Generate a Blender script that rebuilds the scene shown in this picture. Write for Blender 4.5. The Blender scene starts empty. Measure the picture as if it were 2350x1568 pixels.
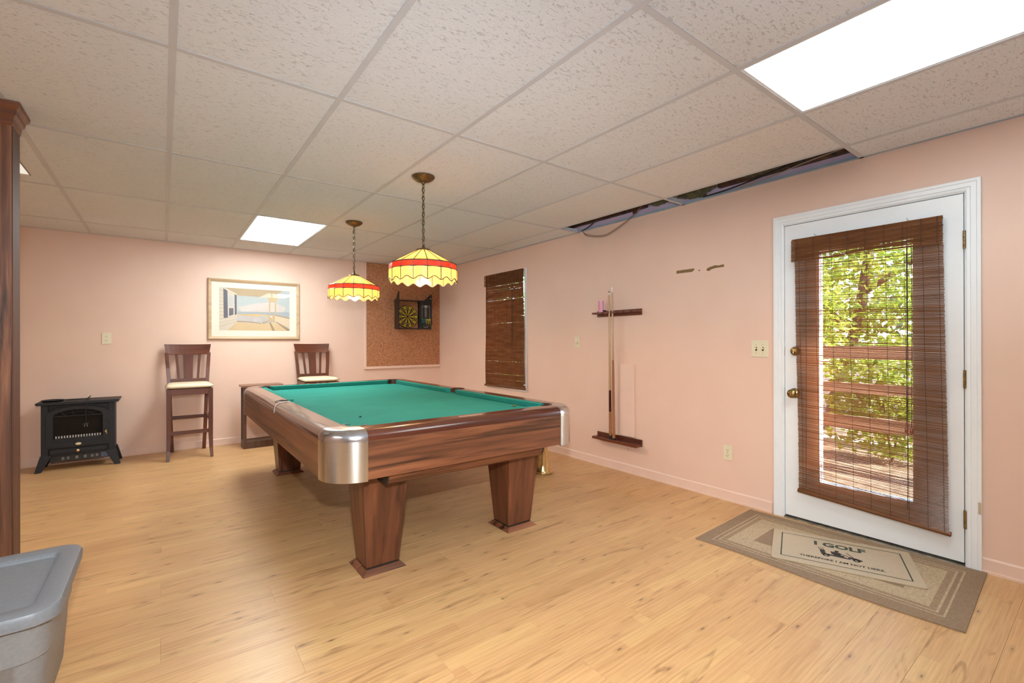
import bpy, bmesh, math, random
from mathutils import Vector, Matrix

random.seed(7)
SC = bpy.context.scene
COL = SC.collection
R = math.radians

# ------------------------------------------------------------------ camera
YAW, PITCH, ROLL = 0.6461, 0.0008, -0.002
CAM = Vector((0.0, 0.0, 1.198))
cam_d = bpy.data.cameras.new('camera')
cam = bpy.data.objects.new('camera', cam_d)
COL.objects.link(cam)
_F = Vector((math.sin(YAW) * math.cos(PITCH), math.cos(YAW) * math.cos(PITCH), math.sin(PITCH)))
_R = Vector((math.cos(YAW), -math.sin(YAW), 0))
_U = _R.cross(_F)
_R2 = _R * math.cos(ROLL) + _U * math.sin(ROLL)
_U2 = _U * math.cos(ROLL) - _R * math.sin(ROLL)
M = Matrix((_R2, _U2, -_F)).transposed().to_4x4()
M.translation = CAM
cam.matrix_world = M
cam_d.sensor_width = 36.0
cam_d.lens = 1062.05 * 36.0 / 2350.0
cam_d.clip_start = 0.02
cam_d.clip_end = 200
SC.camera = cam

# ------------------------------------------------------------------ view, world, sun, flash
SC.view_settings.view_transform = 'Standard'
SC.view_settings.look = 'None'
SC.view_settings.exposure = 0.22
SC.view_settings.gamma = 1.0
SC.view_settings.use_curve_mapping = False
SC.cycles.max_bounces = 6
SC.cycles.diffuse_bounces = 4
SC.cycles.glossy_bounces = 3
SC.cycles.transmission_bounces = 4
SC.cycles.transparent_max_bounces = 12
SC.cycles.caustics_reflective = False
SC.cycles.caustics_refractive = False
SC.cycles.sample_clamp_indirect = 6.0
PANEL = 1.0
BULB = 12.0          # pendant bulb, watts

w = bpy.data.worlds.new('world')
SC.world = w
w.use_nodes = True
nt = w.node_tree
nt.nodes.clear()
out = nt.nodes.new('ShaderNodeOutputWorld')
bg = nt.nodes.new('ShaderNodeBackground')
sky = nt.nodes.new('ShaderNodeTexSky')
sky.sky_type = 'NISHITA'
sky.sun_disc = False
sky.sun_elevation = R(42)
sky.sun_rotation = R(150)
bg.inputs['Strength'].default_value = 3.6
nt.links.new(sky.outputs[0], bg.inputs[0])
nt.links.new(bg.outputs[0], out.inputs[0])

sun_d = bpy.data.lights.new('sun', 'SUN')
sun = bpy.data.objects.new('sun', sun_d)
COL.objects.link(sun)
sun.location = (9, -6, 8)
sun.rotation_euler = Vector((-0.20, 0.76, -0.62)).to_track_quat('-Z', 'Y').to_euler()
sun_d.energy = 70.0
sun_d.color = (1.0, 0.93, 0.80)
sun_d.angle = R(0.6)

# the photographer's flash above the lens: one head turned up to bounce off the ceiling, one facing the room
fl_d = bpy.data.lights.new('camera_flash', 'SPOT')
fl = bpy.data.objects.new('camera_flash', fl_d)
COL.objects.link(fl)
fl.location = (0.0, -0.25, 1.05)
fl.rotation_euler = Vector((0.06, 0.08, 0.99)).to_track_quat('-Z', 'Y').to_euler()
fl_d.energy = 84
fl_d.color = (0.50, 0.77, 1.0)
fl_d.spot_size = R(172)
fl_d.spot_blend = 0.25
fl_d.shadow_soft_size = 0.05
f2_d = bpy.data.lights.new('camera_flash', 'SPOT')
f2 = bpy.data.objects.new('camera_flash', f2_d)
COL.objects.link(f2)
f2.location = (0.0, 0.0, 1.49)
f2.rotation_euler = Vector((math.sin(YAW - 0.16), math.cos(YAW - 0.16), -0.40)).to_track_quat('-Z', 'Y').to_euler()
f2_d.energy = 215
f2_d.color = (0.92, 0.97, 1.0)
f2_d.spot_size = R(114)
f2_d.spot_blend = 0.8
f2_d.shadow_soft_size = 0.03

# ------------------------------------------------------------------ constants of the room
ZC = 2.313            # ceiling
XR = 3.3985           # right wall (with door)
YB = 6.367            # back wall
XL, YF = -3.10, -2.65
GX = [-3.059, -2.441, -1.823, -1.206, -0.588, 0.030, 0.6475, 1.265, 1.883, 2.5006, 3.118]
GY = [-1.447, -0.241, 0.964, 2.169, 3.3745, 4.580, 5.785]

# ------------------------------------------------------------------ material helpers
MATS = {}
def srgb(r, g, b):
    f = lambda c: (c / 255) / 12.92 if c / 255 <= 0.04045 else ((c / 255 + 0.055) / 1.055) ** 2.4
    return (f(r), f(g), f(b), 1)

class N:
    """tiny node-tree helper"""
    def __init__(s, name):
        s.m = bpy.data.materials.new(name)
        s.m.use_nodes = True
        s.t = s.m.node_tree
        s.b = s.t.nodes['Principled BSDF']
        s.o = s.t.nodes['Material Output']
    def n(s, typ, **kw):
        nd = s.t.nodes.new(typ)
        for k, v in kw.items():
            if k.startswith('i_'):
                nd.inputs[k[2:].replace('_', ' ')].default_value = v
            else:
                setattr(nd, k, v)
        return nd
    def l(s, a, b): s.t.links.new(a, b)
    def coords(s, scale=(1, 1, 1), kind='Object', rnd=False):
        tc = s.n('ShaderNodeTexCoord')
        mp = s.n('ShaderNodeMapping')
        mp.inputs['Scale'].default_value = scale
        if rnd:
            oi = s.n('ShaderNodeObjectInfo')
            vm = s.n('ShaderNodeVectorMath', operation='MULTIPLY')
            cb = s.n('ShaderNodeCombineXYZ')
            for k in range(3): s.l(oi.outputs['Random'], cb.inputs[k])
            s.l(cb.outputs[0], vm.inputs[0]); vm.inputs[1].default_value = (173.0, 57.0, 31.0)
            va = s.n('ShaderNodeVectorMath', operation='ADD')
            s.l(tc.outputs[kind], va.inputs[0]); s.l(vm.outputs[0], va.inputs[1])
            s.l(va.outputs[0], mp.inputs[0])
        else:
            s.l(tc.outputs[kind], mp.inputs[0])
        return mp.outputs[0]
    def noise(s, vec, scale, detail=3, rough=0.5, dist=0.0):
        nd = s.n('ShaderNodeTexNoise')
        nd.inputs['Scale'].default_value = scale
        nd.inputs['Detail'].default_value = detail
        nd.inputs['Roughness'].default_value = rough
        nd.inputs['Distortion'].default_value = dist
        s.l(vec, nd.inputs['Vector'])
        return nd.outputs['Fac']
    def ramp(s, fac, stops, interp='LINEAR'):
        r = s.n('ShaderNodeValToRGB')
        r.color_ramp.interpolation = interp
        e = r.color_ramp.elements
        while len(e) < len(stops): e.new(0.5)
        for k, (p, c) in enumerate(stops):
            e[k].position = p
            e[k].color = c if len(c) == 4 else (*c, 1)
        s.l(fac, r.inputs[0])
        return r.outputs[0]
    def mix(s, fac, a, b, mode='MIX'):
        m = s.n('ShaderNodeMix', data_type='RGBA', blend_type=mode)
        for sock, v in ((m.inputs[0], fac), (m.inputs[6], a), (m.inputs[7], b)):
            if hasattr(v, 'is_linked') or hasattr(v, 'links'): s.l(v, sock)
            elif isinstance(v, (int, float)): sock.default_value = v
            else: sock.default_value = v if len(v) == 4 else (*v, 1)
        return m.outputs[2]
    def math(s, op, a, b=None, c=None):
        m = s.n('ShaderNodeMath', operation=op)
        for k, v in enumerate((a, b, c)):
            if v is None: continue
            if isinstance(v, (int, float)): m.inputs[k].default_value = v
            else: s.l(v, m.inputs[k])
        return m.outputs[0]
    def bump(s, h, strength=0.2, dist=0.01):
        b = s.n('ShaderNodeBump')
        b.inputs['Strength'].default_value = strength
        b.inputs['Distance'].default_value = dist
        s.l(h, b.inputs['Height'])
        s.l(b.outputs[0], s.b.inputs['Normal'])

def pm(name, c1, c2=None, scale=30, rough=0.5, metal=0.0, bump=0.0, stretch=(1, 1, 1), detail=3, spec=0.5, coat=0.0, rnd=False, trans=0.0):
    if name in MATS: return MATS[name]
    k = N(name)
    if c2 is None: c2 = tuple(x * 0.9 for x in c1[:3])
    v = k.coords(stretch, rnd=rnd)
    f = k.noise(v, scale, detail)
    k.l(k.ramp(f, [(0.3, c1), (0.7, c2)]), k.b.inputs['Base Color'])
    k.b.inputs['Roughness'].default_value = rough
    k.b.inputs['Metallic'].default_value = metal
    k.b.inputs['Specular IOR Level'].default_value = spec
    if coat:
        k.b.inputs['Coat Weight'].default_value = coat
        k.b.inputs['Coat Roughness'].default_value = 0.08
    if bump: k.bump(f, bump, 0.004)
    MATS[name] = k.m
    return k.m

def wood(name, light, mid, dark, axis=0, scale=1.0, rough=0.4, coat=0.0, spec=0.5, rnd=False, streak=0.5):
    if name in MATS: return MATS[name]
    k = N(name)
    st = [22 * scale] * 3
    st[axis] = 0.8 * scale
    v = k.coords(st, rnd=rnd)
    f = k.noise(v, 1.0, 6, 0.62, 0.6)
    st2 = [130 * scale] * 3
    st2[axis] = 4 * scale
    g = k.noise(k.coords(st2, rnd=rnd), 1.0, 3, 0.6)
    st3 = [7 * scale] * 3
    st3[axis] = 0.8 * scale
    h = k.noise(k.coords(st3, rnd=rnd), 1.0, 3, 0.5)
    c = k.ramp(f, [(0.36, dark), (0.49, mid), (0.66, light)])
    c = k.mix(k.math('MULTIPLY', g, 0.35), c, dark)
    hm = k.ramp(h, [(0.46, (0, 0, 0)), (0.60, (1, 1, 1))])
    c = k.mix(k.math('MULTIPLY', hm, streak), c, k.mix(0.65, mid, dark))
    k.l(c, k.b.inputs['Base Color'])
    k.b.inputs['Roughness'].default_value = rough
    k.b.inputs['Specular IOR Level'].default_value = spec
    if coat:
        k.b.inputs['Coat Weight'].default_value = coat
        k.b.inputs['Coat Roughness'].default_value = 0.1
    k.bump(g, 0.05, 0.002)
    MATS[name] = k.m
    return k.m

def emit(name, col, strength):
    if name in MATS: return MATS[name]
    k = N(name)
    k.b.inputs['Base Color'].default_value = (0.9, 0.9, 0.88, 1)
    k.b.inputs['Emission Color'].default_value = (*col, 1)
    k.b.inputs['Emission Strength'].default_value = strength
    MATS[name] = k.m
    return k.m

def glass(name, tint=(1, 1, 1), mixv=0.9, rough=0.02):
    if name in MATS: return MATS[name]
    k = N(name)
    tr = k.n('ShaderNodeBsdfTransparent'); tr.inputs[0].default_value = (*tint, 1)
    gl = k.n('ShaderNodeBsdfGlossy'); gl.inputs['Roughness'].default_value = rough
    mx = k.n('ShaderNodeMixShader'); mx.inputs[0].default_value = 1 - mixv
    k.l(tr.outputs[0], mx.inputs[1]); k.l(gl.outputs[0], mx.inputs[2]); k.l(mx.outputs[0], k.o.inputs[0])
    MATS[name] = k.m
    return k.m

def translucent(name, c1, c2, scale, tmix=0.5, gloss=0.06, stretch=(1, 1, 1), rnd=False):
    if name in MATS: return MATS[name]
    k = N(name)
    f = k.noise(k.coords(stretch, rnd=rnd), scale, 3)
    col = k.ramp(f, [(0.3, c1), (0.7, c2)])
    d = k.n('ShaderNodeBsdfDiffuse'); t = k.n('ShaderNodeBsdfTranslucent')
    k.l(col, d.inputs[0]); k.l(col, t.inputs[0])
    mx = k.n('ShaderNodeMixShader'); mx.inputs[0].default_value = tmix
    k.l(d.outputs[0], mx.inputs[1]); k.l(t.outputs[0], mx.inputs[2])
    g = k.n('ShaderNodeBsdfGlossy'); g.inputs['Roughness'].default_value = 0.15
    m2 = k.n('ShaderNodeMixShader'); m2.inputs[0].default_value = gloss
    k.l(mx.outputs[0], m2.inputs[1]); k.l(g.outputs[0], m2.inputs[2])
    k.l(m2.outputs[0], k.o.inputs[0])
    MATS[name] = k.m
    return k.m

# ------------------------------------------------------------------ geometry helpers
def wloc(o):
    v = Vector((0, 0, 0))
    while o is not None:
        v += o.location
        o = o.parent
    return v

class MB:
    """collects verts / faces in world coordinates"""
    def __init__(s): s.v = []; s.f = []; s.mi = []; s.cur = 0
    def add(s, vs, fs):
        b = len(s.v)
        s.v += [tuple(p) for p in vs]
        s.f += [tuple(b + i for i in f) for f in fs]
        s.mi += [s.cur] * len(fs)
        return s
    def box(s, x0, x1, y0, y1, z0, z1):
        if x0 > x1: x0, x1 = x1, x0
        if y0 > y1: y0, y1 = y1, y0
        if z0 > z1: z0, z1 = z1, z0
        return s.add([(x0, y0, z0), (x1, y0, z0), (x1, y1, z0), (x0, y1, z0), (x0, y0, z1), (x1, y0, z1), (x1, y1, z1), (x0, y1, z1)],
                     [(0, 3, 2, 1), (4, 5, 6, 7), (0, 1, 5, 4), (1, 2, 6, 5), (2, 3, 7, 6), (3, 0, 4, 7)])
    def hexa(s, p):   # 8 points, bottom ring ccw then top ring
        return s.add(p, [(0, 3, 2, 1), (4, 5, 6, 7), (0, 1, 5, 4), (1, 2, 6, 5), (2, 3, 7, 6), (3, 0, 4, 7)])
    def prism(s, poly, axis, a, b):
        """poly: 2D points; axis: extrusion axis. x:(y,z) y:(x,z) z:(x,y)"""
        def mk(p, t):
            return {'x': (t, p[0], p[1]), 'y': (p[0], t, p[1]), 'z': (p[0], p[1], t)}[axis]
        n = len(poly)
        vs = [mk(p, a) for p in poly] + [mk(p, b) for p in poly]
        fs = [tuple(range(n))[::-1], tuple(range(n, 2 * n))] + [(i, (i + 1) % n, n + (i + 1) % n, n + i) for i in range(n)]
        return s.add(vs, fs)
    def lathe(s, prof, c, n=24, axis='z', close=True):
        """prof: (radius, height) list along axis from base c"""
        vs, fs = [], []
        for r, h in prof:
            for k in range(n):
                a = 2 * math.pi * k / n
                p, q = r * math.cos(a), r * math.sin(a)
                vs.append({'z': (c[0] + p, c[1] + q, c[2] + h), 'x': (c[0] + h, c[1] + p, c[2] + q), 'y': (c[0] + p, c[1] + h, c[2] + q)}[axis])
        m = len(prof)
        for j in range(m - 1):
            for k in range(n):
                fs.append((j * n + k, j * n + (k + 1) % n, (j + 1) * n + (k + 1) % n, (j + 1) * n + k))
        if close:
            fs.append(tuple(range(n))[::-1]); fs.append(tuple(range((m - 1) * n, m * n)))
        return s.add(vs, fs)
    def tube(s, pts, r, n=8, cap=True):
        pts = [Vector(p) for p in pts]
        rr = r if isinstance(r, (list, tuple)) else [r] * len(pts)
        vs, fs = [], []
        up = None
        for i, p in enumerate(pts):
            d = (pts[min(i + 1, len(pts) - 1)] - pts[max(i - 1, 0)]).normalized()
            if up is None:
                up = Vector((0, 0, 1)) if abs(d.z) < 0.9 else Vector((1, 0, 0))
            a = d.cross(up).normalized(); b = a.cross(d).normalized(); up = b
            for k in range(n):
                t = 2 * math.pi * k / n
                vs.append(p + (a * math.cos(t) + b * math.sin(t)) * rr[i])
        for i in range(len(pts) - 1):
            for k in range(n):
                fs.append((i * n + k, i * n + (k + 1) % n, (i + 1) * n + (k + 1) % n, (i + 1) * n + k))
        if cap:
            fs.append(tuple(range(n))[::-1]); fs.append(tuple(range((len(pts) - 1) * n, len(pts) * n)))
        return s.add(vs, fs)
    def torus(s, c, ax1, ax2, a, b, r, n=12, m=6):
        """oval link: centre c, plane axes ax1, ax2 with half sizes a, b"""
        c, ax1, ax2 = Vector(c), Vector(ax1), Vector(ax2)
        ax3 = ax1.cross(ax2)
        vs, fs = [], []
        for i in range(n):
            t = 2 * math.pi * i / n
            p = c + ax1 * a * math.cos(t) + ax2 * b * math.sin(t)
            nrm = (ax1 * math.cos(t) / a + ax2 * math.sin(t) / b).normalized()
            for k in range(m):
                u = 2 * math.pi * k / m
                vs.append(p + (nrm * math.cos(u) + ax3 * math.sin(u)) * r)
        for i in range(n):
            for k in range(m):
                fs.append((i * m + k, ((i + 1) % n) * m + k, ((i + 1) % n) * m + (k + 1) % m, i * m + (k + 1) % m))
        return s.add(vs, fs)
    def build(s, name, mat, parent=None, smooth=False, bevel=0.0, seg=2, fix=True, origin=None):
        me = bpy.data.meshes.new(name)
        off = wloc(parent) if parent else Vector((0, 0, 0))
        loc = Vector((0, 0, 0))
        if origin is not None:
            loc = Vector(origin) - off
            off = Vector(origin)
        me.from_pydata([(x - off.x, y - off.y, z - off.z) for x, y, z in s.v], [], s.f)
        mats = mat if isinstance(mat, (list, tuple)) else [mat]
        for m_ in mats: me.materials.append(m_)
        if len(mats) > 1:
            me.polygons.foreach_set('material_index', s.mi)
        if fix:
            bm = bmesh.new(); bm.from_mesh(me)
            bmesh.ops.recalc_face_normals(bm, faces=bm.faces)
            bm.to_mesh(me); bm.free()
        if smooth:
            me.polygons.foreach_set('use_smooth', [True] * len(me.polygons))
        o = bpy.data.objects.new(name, me)
        COL.objects.link(o)
        o.parent = parent
        o.location = loc
        if bevel:
            b = o.modifiers.new('bevel', 'BEVEL'); b.width = bevel; b.segments = seg; b.limit_method = 'ANGLE'; b.angle_limit = R(35)
        if smooth:
            try: me.set_sharp_from_angle(angle=R(40))
            except Exception: pass
        return o

def box(name, mat, parent, x0, x1, y0, y1, z0, z1, bevel=0.0, origin=None):
    return MB().box(x0, x1, y0, y1, z0, z1).build(name, mat, parent, bevel=bevel, origin=origin)

def empty(name, loc):
    o = bpy.data.objects.new(name, None)
    COL.objects.link(o); o.location = loc; o.empty_display_size = 0.1
    return o
def tag(o, label, cat, group=None):
    o['label'] = label; o['category'] = cat
    if group: o['group'] = group
    return o
def thing(name, loc, label, cat, group=None): return tag(empty(name, loc), label, cat, group)
def struct(o, label=None):
    o['kind'] = 'structure'
    if label: o['label'] = label
    return o
def copy_tree(o, parent=None):
    c = o.copy(); COL.objects.link(c); c.parent = parent
    for ch in [x for x in bpy.data.objects if x.parent == o]: copy_tree(ch, c)
    return c
def text_mesh(body, size, fmap, mb, align='CENTER', thick=0.0005, bold=0.0, xs=1.0):
    """adds lettering to mb; fmap maps (x,y) in text plane to world point"""
    cu = bpy.data.curves.new('lettering', 'FONT')
    cu.body = body; cu.size = size; cu.align_x = align; cu.align_y = 'CENTER'; cu.resolution_u = 2
    cu.offset = bold
    ob = bpy.data.objects.new('lettering', cu); COL.objects.link(ob)
    dg = bpy.context.evaluated_depsgraph_get()
    me = bpy.data.meshes.new_from_object(ob.evaluated_get(dg))
    mb.add([fmap(v.co.x * xs, v.co.y) for v in me.vertices], [tuple(p.vertices) for p in me.polygons])
    bpy.data.objects.remove(ob); bpy.data.curves.remove(cu); bpy.data.meshes.remove(me)

# ------------------------------------------------------------------ materials
WALL = pm('pink_wall_paint', (0.815, 0.585, 0.468), (0.795, 0.56, 0.443), 3, 0.55, bump=0.03, detail=6)
TRIMP = pm('pink_trim_paint', (0.825, 0.61, 0.50), (0.80, 0.58, 0.47), 8, 0.4)
WHITE = pm('white_gloss_paint', (0.86, 0.89, 0.905), (0.82, 0.85, 0.865), 6, 0.3)
GRIDM = pm('ceiling_grid_enamel', (0.62, 0.62, 0.645), (0.58, 0.58, 0.605), 5, 0.45)
IVORY = pm('ivory_plastic', (0.80, 0.73, 0.53), (0.76, 0.68, 0.48), 20, 0.35)
DARK = pm('black_void', (0.015, 0.013, 0.012), (0.03, 0.025, 0.02), 20, 0.7)
BRASS = pm('antique_brass', (0.42, 0.30, 0.13), (0.22, 0.15, 0.07), 60, 0.28, metal=1.0)
BRASSB = pm('bright_brass', (0.80, 0.62, 0.32), (0.62, 0.45, 0.20), 30, 0.25, metal=1.0)
DBRASS = pm('dark_bronze', (0.10, 0.07, 0.04), (0.22, 0.15, 0.07), 50, 0.4, metal=0.9)
STEEL = pm('brushed_aluminium', (0.66, 0.64, 0.60), (0.56, 0.54, 0.50), 14, 0.27, metal=1.0, stretch=(1, 1, 30))
def brushed():
    k = N('brushed_aluminium_band')
    f = k.noise(k.coords((1, 1, 40)), 14, 3)
    k.l(k.ramp(f, [(0.3, (0.66, 0.645, 0.61)), (0.7, (0.61, 0.595, 0.56))]), k.b.inputs['Base Color'])
    k.b.inputs['Metallic'].default_value = 1.0
    k.b.inputs['Roughness'].default_value = 0.30
    k.b.inputs['Anisotropic'].default_value = 0.75
    tg = k.n('ShaderNodeTangent', direction_type='RADIAL', axis='Z')
    k.l(tg.outputs[0], k.b.inputs['Tangent'])
    k.b.inputs['Anisotropic Rotation'].default_value = 0.25
    return k.m
STEELB = brushed()
STEELT = pm('polished_cast_metal', (0.66, 0.67, 0.70), (0.52, 0.53, 0.57), 22, 0.22, metal=1.0)
WAL_X = wood('walnut_panel_x', (0.37, 0.140, 0.062), (0.25, 0.088, 0.038), (0.035, 0.014, 0.007), 0, 1.0, 0.42)
WAL_Y = wood('walnut_panel_y', (0.32, 0.130, 0.062), (0.225, 0.084, 0.038), (0.075, 0.028, 0.013), 1, 1.0, 0.42)
WAL_Z = wood('walnut_leg_z', (0.235, 0.080, 0.035), (0.16, 0.053, 0.023), (0.055, 0.019, 0.009), 2, 0.8, 0.38)
RAIL = wood('lacquered_rail', (0.20, 0.062, 0.032), (0.145, 0.042, 0.021), (0.08, 0.022, 0.011), 1, 0.8, 0.24, coat=0.6)
RAILX = wood('lacquered_rail_x', (0.16, 0.046, 0.024), (0.12, 0.033, 0.016), (0.06, 0.015, 0.008), 0, 0.8, 0.24, coat=0.6)
CHERRY = wood('cherry_stain', (0.17, 0.046, 0.020), (0.125, 0.032, 0.014), (0.06, 0.016, 0.008), 2, 1.0, 0.32)
CHERRYX = wood('cherry_stain_x', (0.17, 0.046, 0.020), (0.125, 0.032, 0.014), (0.06, 0.016, 0.008), 0, 1.0, 0.32)
RACKW = wood('mahogany_rack', (0.20, 0.05, 0.024), (0.15, 0.036, 0.017), (0.07, 0.018, 0.010), 1, 1.0, 0.35)
POSTW = wood('rustic_stained_post', (0.42, 0.20, 0.11), (0.22, 0.085, 0.04), (0.03, 0.014, 0.010), 2, 1.6, 0.42, streak=0.75)
ESPR = wood('dark_espresso_wood', (0.12, 0.055, 0.032), (0.085, 0.036, 0.02), (0.04, 0.017, 0.01), 2, 1.0, 0.4)
CREAM = pm('cream_vinyl', (0.84, 0.74, 0.54), (0.80, 0.69, 0.48), 12, 0.45)
BLACKM = pm('black_stove_enamel', (0.016, 0.018, 0.022), (0.010, 0.011, 0.014), 40, 0.5, spec=0.35)
BLACKP = pm('black_plastic', (0.02, 0.02, 0.02), (0.012, 0.012, 0.012), 30, 0.4)
CHAR = pm('black_satin_wood', (0.012, 0.010, 0.009), (0.022, 0.018, 0.015), 25, 0.4)
LEATH = pm('dark_leather', (0.035, 0.014, 0.010), (0.06, 0.024, 0.017), 70, 0.45, bump=0.2)

def felt():
    k = N('green_felt')
    v = k.coords()
    f = k.noise(v, 5, 4, 0.6); g = k.noise(v, 260, 2, 0.6)
    c = k.ramp(f, [(0.3, (0.010, 0.205, 0.172)), (0.7, (0.018, 0.245, 0.205))])
    c = k.mix(k.math('MULTIPLY', g, 0.35), c, (0.028, 0.27, 0.225))
    h = k.noise(v, 11, 2, 0.5)
    sp = k.ramp(h, [(0.70, (0, 0, 0)), (0.78, (1, 1, 1))])
    c = k.mix(k.math('MULTIPLY', sp, 0.18), c, (0.22, 0.36, 0.26))
    k.l(c, k.b.inputs['Base Color'])
    k.b.inputs['Roughness'].default_value = 0.95
    k.b.inputs['Specular IOR Level'].default_value = 0.15
    k.b.inputs['Sheen Weight'].default_value = 0.08
    k.b.inputs['Sheen Tint'].default_value = (0.3, 0.75, 0.65, 1)
    k.bump(g, 0.08, 0.002)
    return k.m
FELT = felt()

def tile_mat(name, base, pit):
    k = N(name)
    v = k.coords((1, 1, 1), rnd=True)
    vs = k.coords((0.42, 1, 1), rnd=True)
    a = k.noise(vs, 105, 4, 0.62, 0.9)
    b = k.noise(v, 260, 2, 0.5)
    fis = k.ramp(a, [(0.585, (0, 0, 0)), (0.65, (1, 1, 1))])
    pin = k.ramp(b, [(0.66, (0, 0, 0)), (0.72, (1, 1, 1))])
    d = k.math('MINIMUM', k.math('ADD', fis, k.math('MULTIPLY', pin, 0.5)), 1.0)
    oi = k.n('ShaderNodeObjectInfo')
    c = k.mix(k.math('MULTIPLY', d, pit), base, (0.36, 0.32, 0.29))
    soft = k.noise(v, 2.0, 3)
    c = k.mix(k.math('MULTIPLY', soft, 0.16), c, (0.62, 0.57, 0.52))
    c = k.mix(k.math('MULTIPLY', oi.outputs['Random'], 0.10), c, (0.55, 0.53, 0.52))
    k.l(c, k.b.inputs['Base Color'])
    k.b.inputs['Roughness'].default_value = 0.8
    k.b.inputs['Specular IOR Level'].default_value = 0.25
    hh = k.math('SUBTRACT', k.math('MULTIPLY', k.noise(v, 150, 3), 0.5), d)
    k.bump(hh, 0.55, 0.004)
    return k.m
TILE = tile_mat('fissured_ceiling_tile', (0.80, 0.82, 0.86), 0.42)
TILES = tile_mat('smooth_speckled_tile', (0.84, 0.835, 0.84), 0.20)

def floor_mat():
    k = N('honey_pine_laminate')
    v = k.coords((1.6, 26, 1), rnd=True)
    f = k.noise(v, 1.0, 5, 0.6, 0.7)
    v2 = k.coords((5, 150, 1), rnd=True)
    g = k.noise(v2, 1.0, 3, 0.6)
    # cathedral rings
    wv = k.n('ShaderNodeTexWave', wave_type='BANDS', bands_direction='Y')
    wv.inputs['Scale'].default_value = 1.0; wv.inputs['Distortion'].default_value = 7.0
    wv.inputs['Detail'].default_value = 2.0; wv.inputs['Detail Scale'].default_value = 0.55
    k.l(k.coords((0.9, 17.0, 1), rnd=True), wv.inputs['Vector'])
    big = k.noise(k.coords((0.8, 7.0, 1), rnd=True), 1.0, 2, 0.5)
    strip = k.ramp(big, [(0.40, (0, 0, 0)), (0.50, (1, 1, 1))])
    lightc, midc, darkc = (0.73, 0.44, 0.20), (0.62, 0.335, 0.138), (0.35, 0.165, 0.062)
    c = k.ramp(f, [(0.25, darkc), (0.45, midc), (0.70, lightc)])
    c = k.mix(k.math('MULTIPLY', wv.outputs['Fac'], 0.38), c, (0.80, 0.54, 0.26))
    c = k.mix(k.math('MULTIPLY', strip, 0.28), c, (0.64, 0.37, 0.175))
    c = k.mix(k.ramp(g, [(0.42, (0, 0, 0)), (0.66, (0.55, 0.55, 0.55))]), c, (0.40, 0.20, 0.08))
    # printed strips: three across a board, each with its own tint
    tc2 = k.n('ShaderNodeTexCoord'); sx = k.n('ShaderNodeSeparateXYZ'); k.l(tc2.outputs['Object'], sx.inputs[0])
    oi2 = k.n('ShaderNodeObjectInfo')
    row = k.math('FLOOR', k.math('DIVIDE', k.math('ADD', sx.outputs[1], 0.0942), 0.0628))
    colm = k.math('FLOOR', k.math('ADD', k.math('DIVIDE', sx.outputs[0], 0.58), k.math('MULTIPLY', row, 0.37)))
    cv = k.n('ShaderNodeCombineXYZ'); k.l(row, cv.inputs[0]); k.l(colm, cv.inputs[1]); k.l(k.math('MULTIPLY', oi2.outputs['Random'], 91.0), cv.inputs[2])
    wn = k.n('ShaderNodeTexWhiteNoise', noise_dimensions='3D'); k.l(cv.outputs[0], wn.inputs['Vector'])
    tint = k.ramp(wn.outputs['Value'], [(0.0, (0.78, 0.54, 0.235)), (0.30, (0.66, 0.415, 0.185)), (0.55, (0.60, 0.355, 0.17)), (0.80, (0.70, 0.42, 0.20)), (1.0, (0.50, 0.275, 0.12))])
    c = k.mix(0.34, c, tint)
    # sparse dark knots
    vo = k.n('ShaderNodeTexVoronoi', feature='F1')
    vo.inputs['Scale'].default_value = 1.0
    k.l(k.coords((5.4, 18.0, 1), rnd=True), vo.inputs['Vector'])
    sp = k.n('ShaderNodeSeparateColor'); k.l(vo.outputs['Color'], sp.inputs[0])
    gate = k.math('GREATER_THAN', sp.outputs[0], 0.22)
    kn = k.ramp(vo.outputs['Distance'], [(0.0, (1, 1, 1)), (0.05, (0.9, 0.9, 0.9)), (0.10, (0.25, 0.25, 0.25)), (0.28, (0, 0, 0))])
    c = k.mix(k.math('MULTIPLY', k.math('MULTIPLY', kn, gate), 0.85), c, (0.10, 0.045, 0.020))
    # dark smudges of mineral streak
    sm = k.noise(k.coords((2.4, 20, 1), rnd=True), 1.0, 3, 0.5, 1.2)
    smr = k.ramp(sm, [(0.62, (0, 0, 0)), (0.72, (1, 1, 1))])
    c = k.mix(k.math('MULTIPLY', smr, 0.62), c, (0.24, 0.115, 0.045))
    oi = k.n('ShaderNodeObjectInfo')
    c = k.mix(k.math('MULTIPLY', oi.outputs['Random'], 0.20), c, (0.50, 0.26, 0.10))
    k.l(c, k.b.inputs['Base Color'])
    k.b.inputs['Roughness'].default_value = 0.36
    k.b.inputs['Specular IOR Level'].default_value = 0.45
    k.bump(g, 0.03, 0.001)
    return k.m
FLOORM = floor_mat()

def cork_mat():
    k = N('cork_board')
    v = k.coords()
    a = k.noise(v, 120, 3, 0.7); b = k.noise(v, 55, 3, 0.6); s_ = k.noise(v, 2.2, 3)
    c = k.ramp(a, [(0.36, (0.20, 0.075, 0.035)), (0.50, (0.50, 0.225, 0.112)), (0.64, (0.72, 0.38, 0.20))])
    c = k.mix(k.math('MULTIPLY', b, 0.30), c, (0.34, 0.14, 0.07))
    c = k.mix(k.math('MULTIPLY', s_, 0.3), c, (0.36, 0.15, 0.08))
    k.l(c, k.b.inputs['Base Color']); k.b.inputs['Roughness'].default_value = 0.9
    k.b.inputs['Specular IOR Level'].default_value = 0.2
    k.bump(a, 0.3, 0.003)
    return k.m
CORK = cork_mat()

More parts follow.
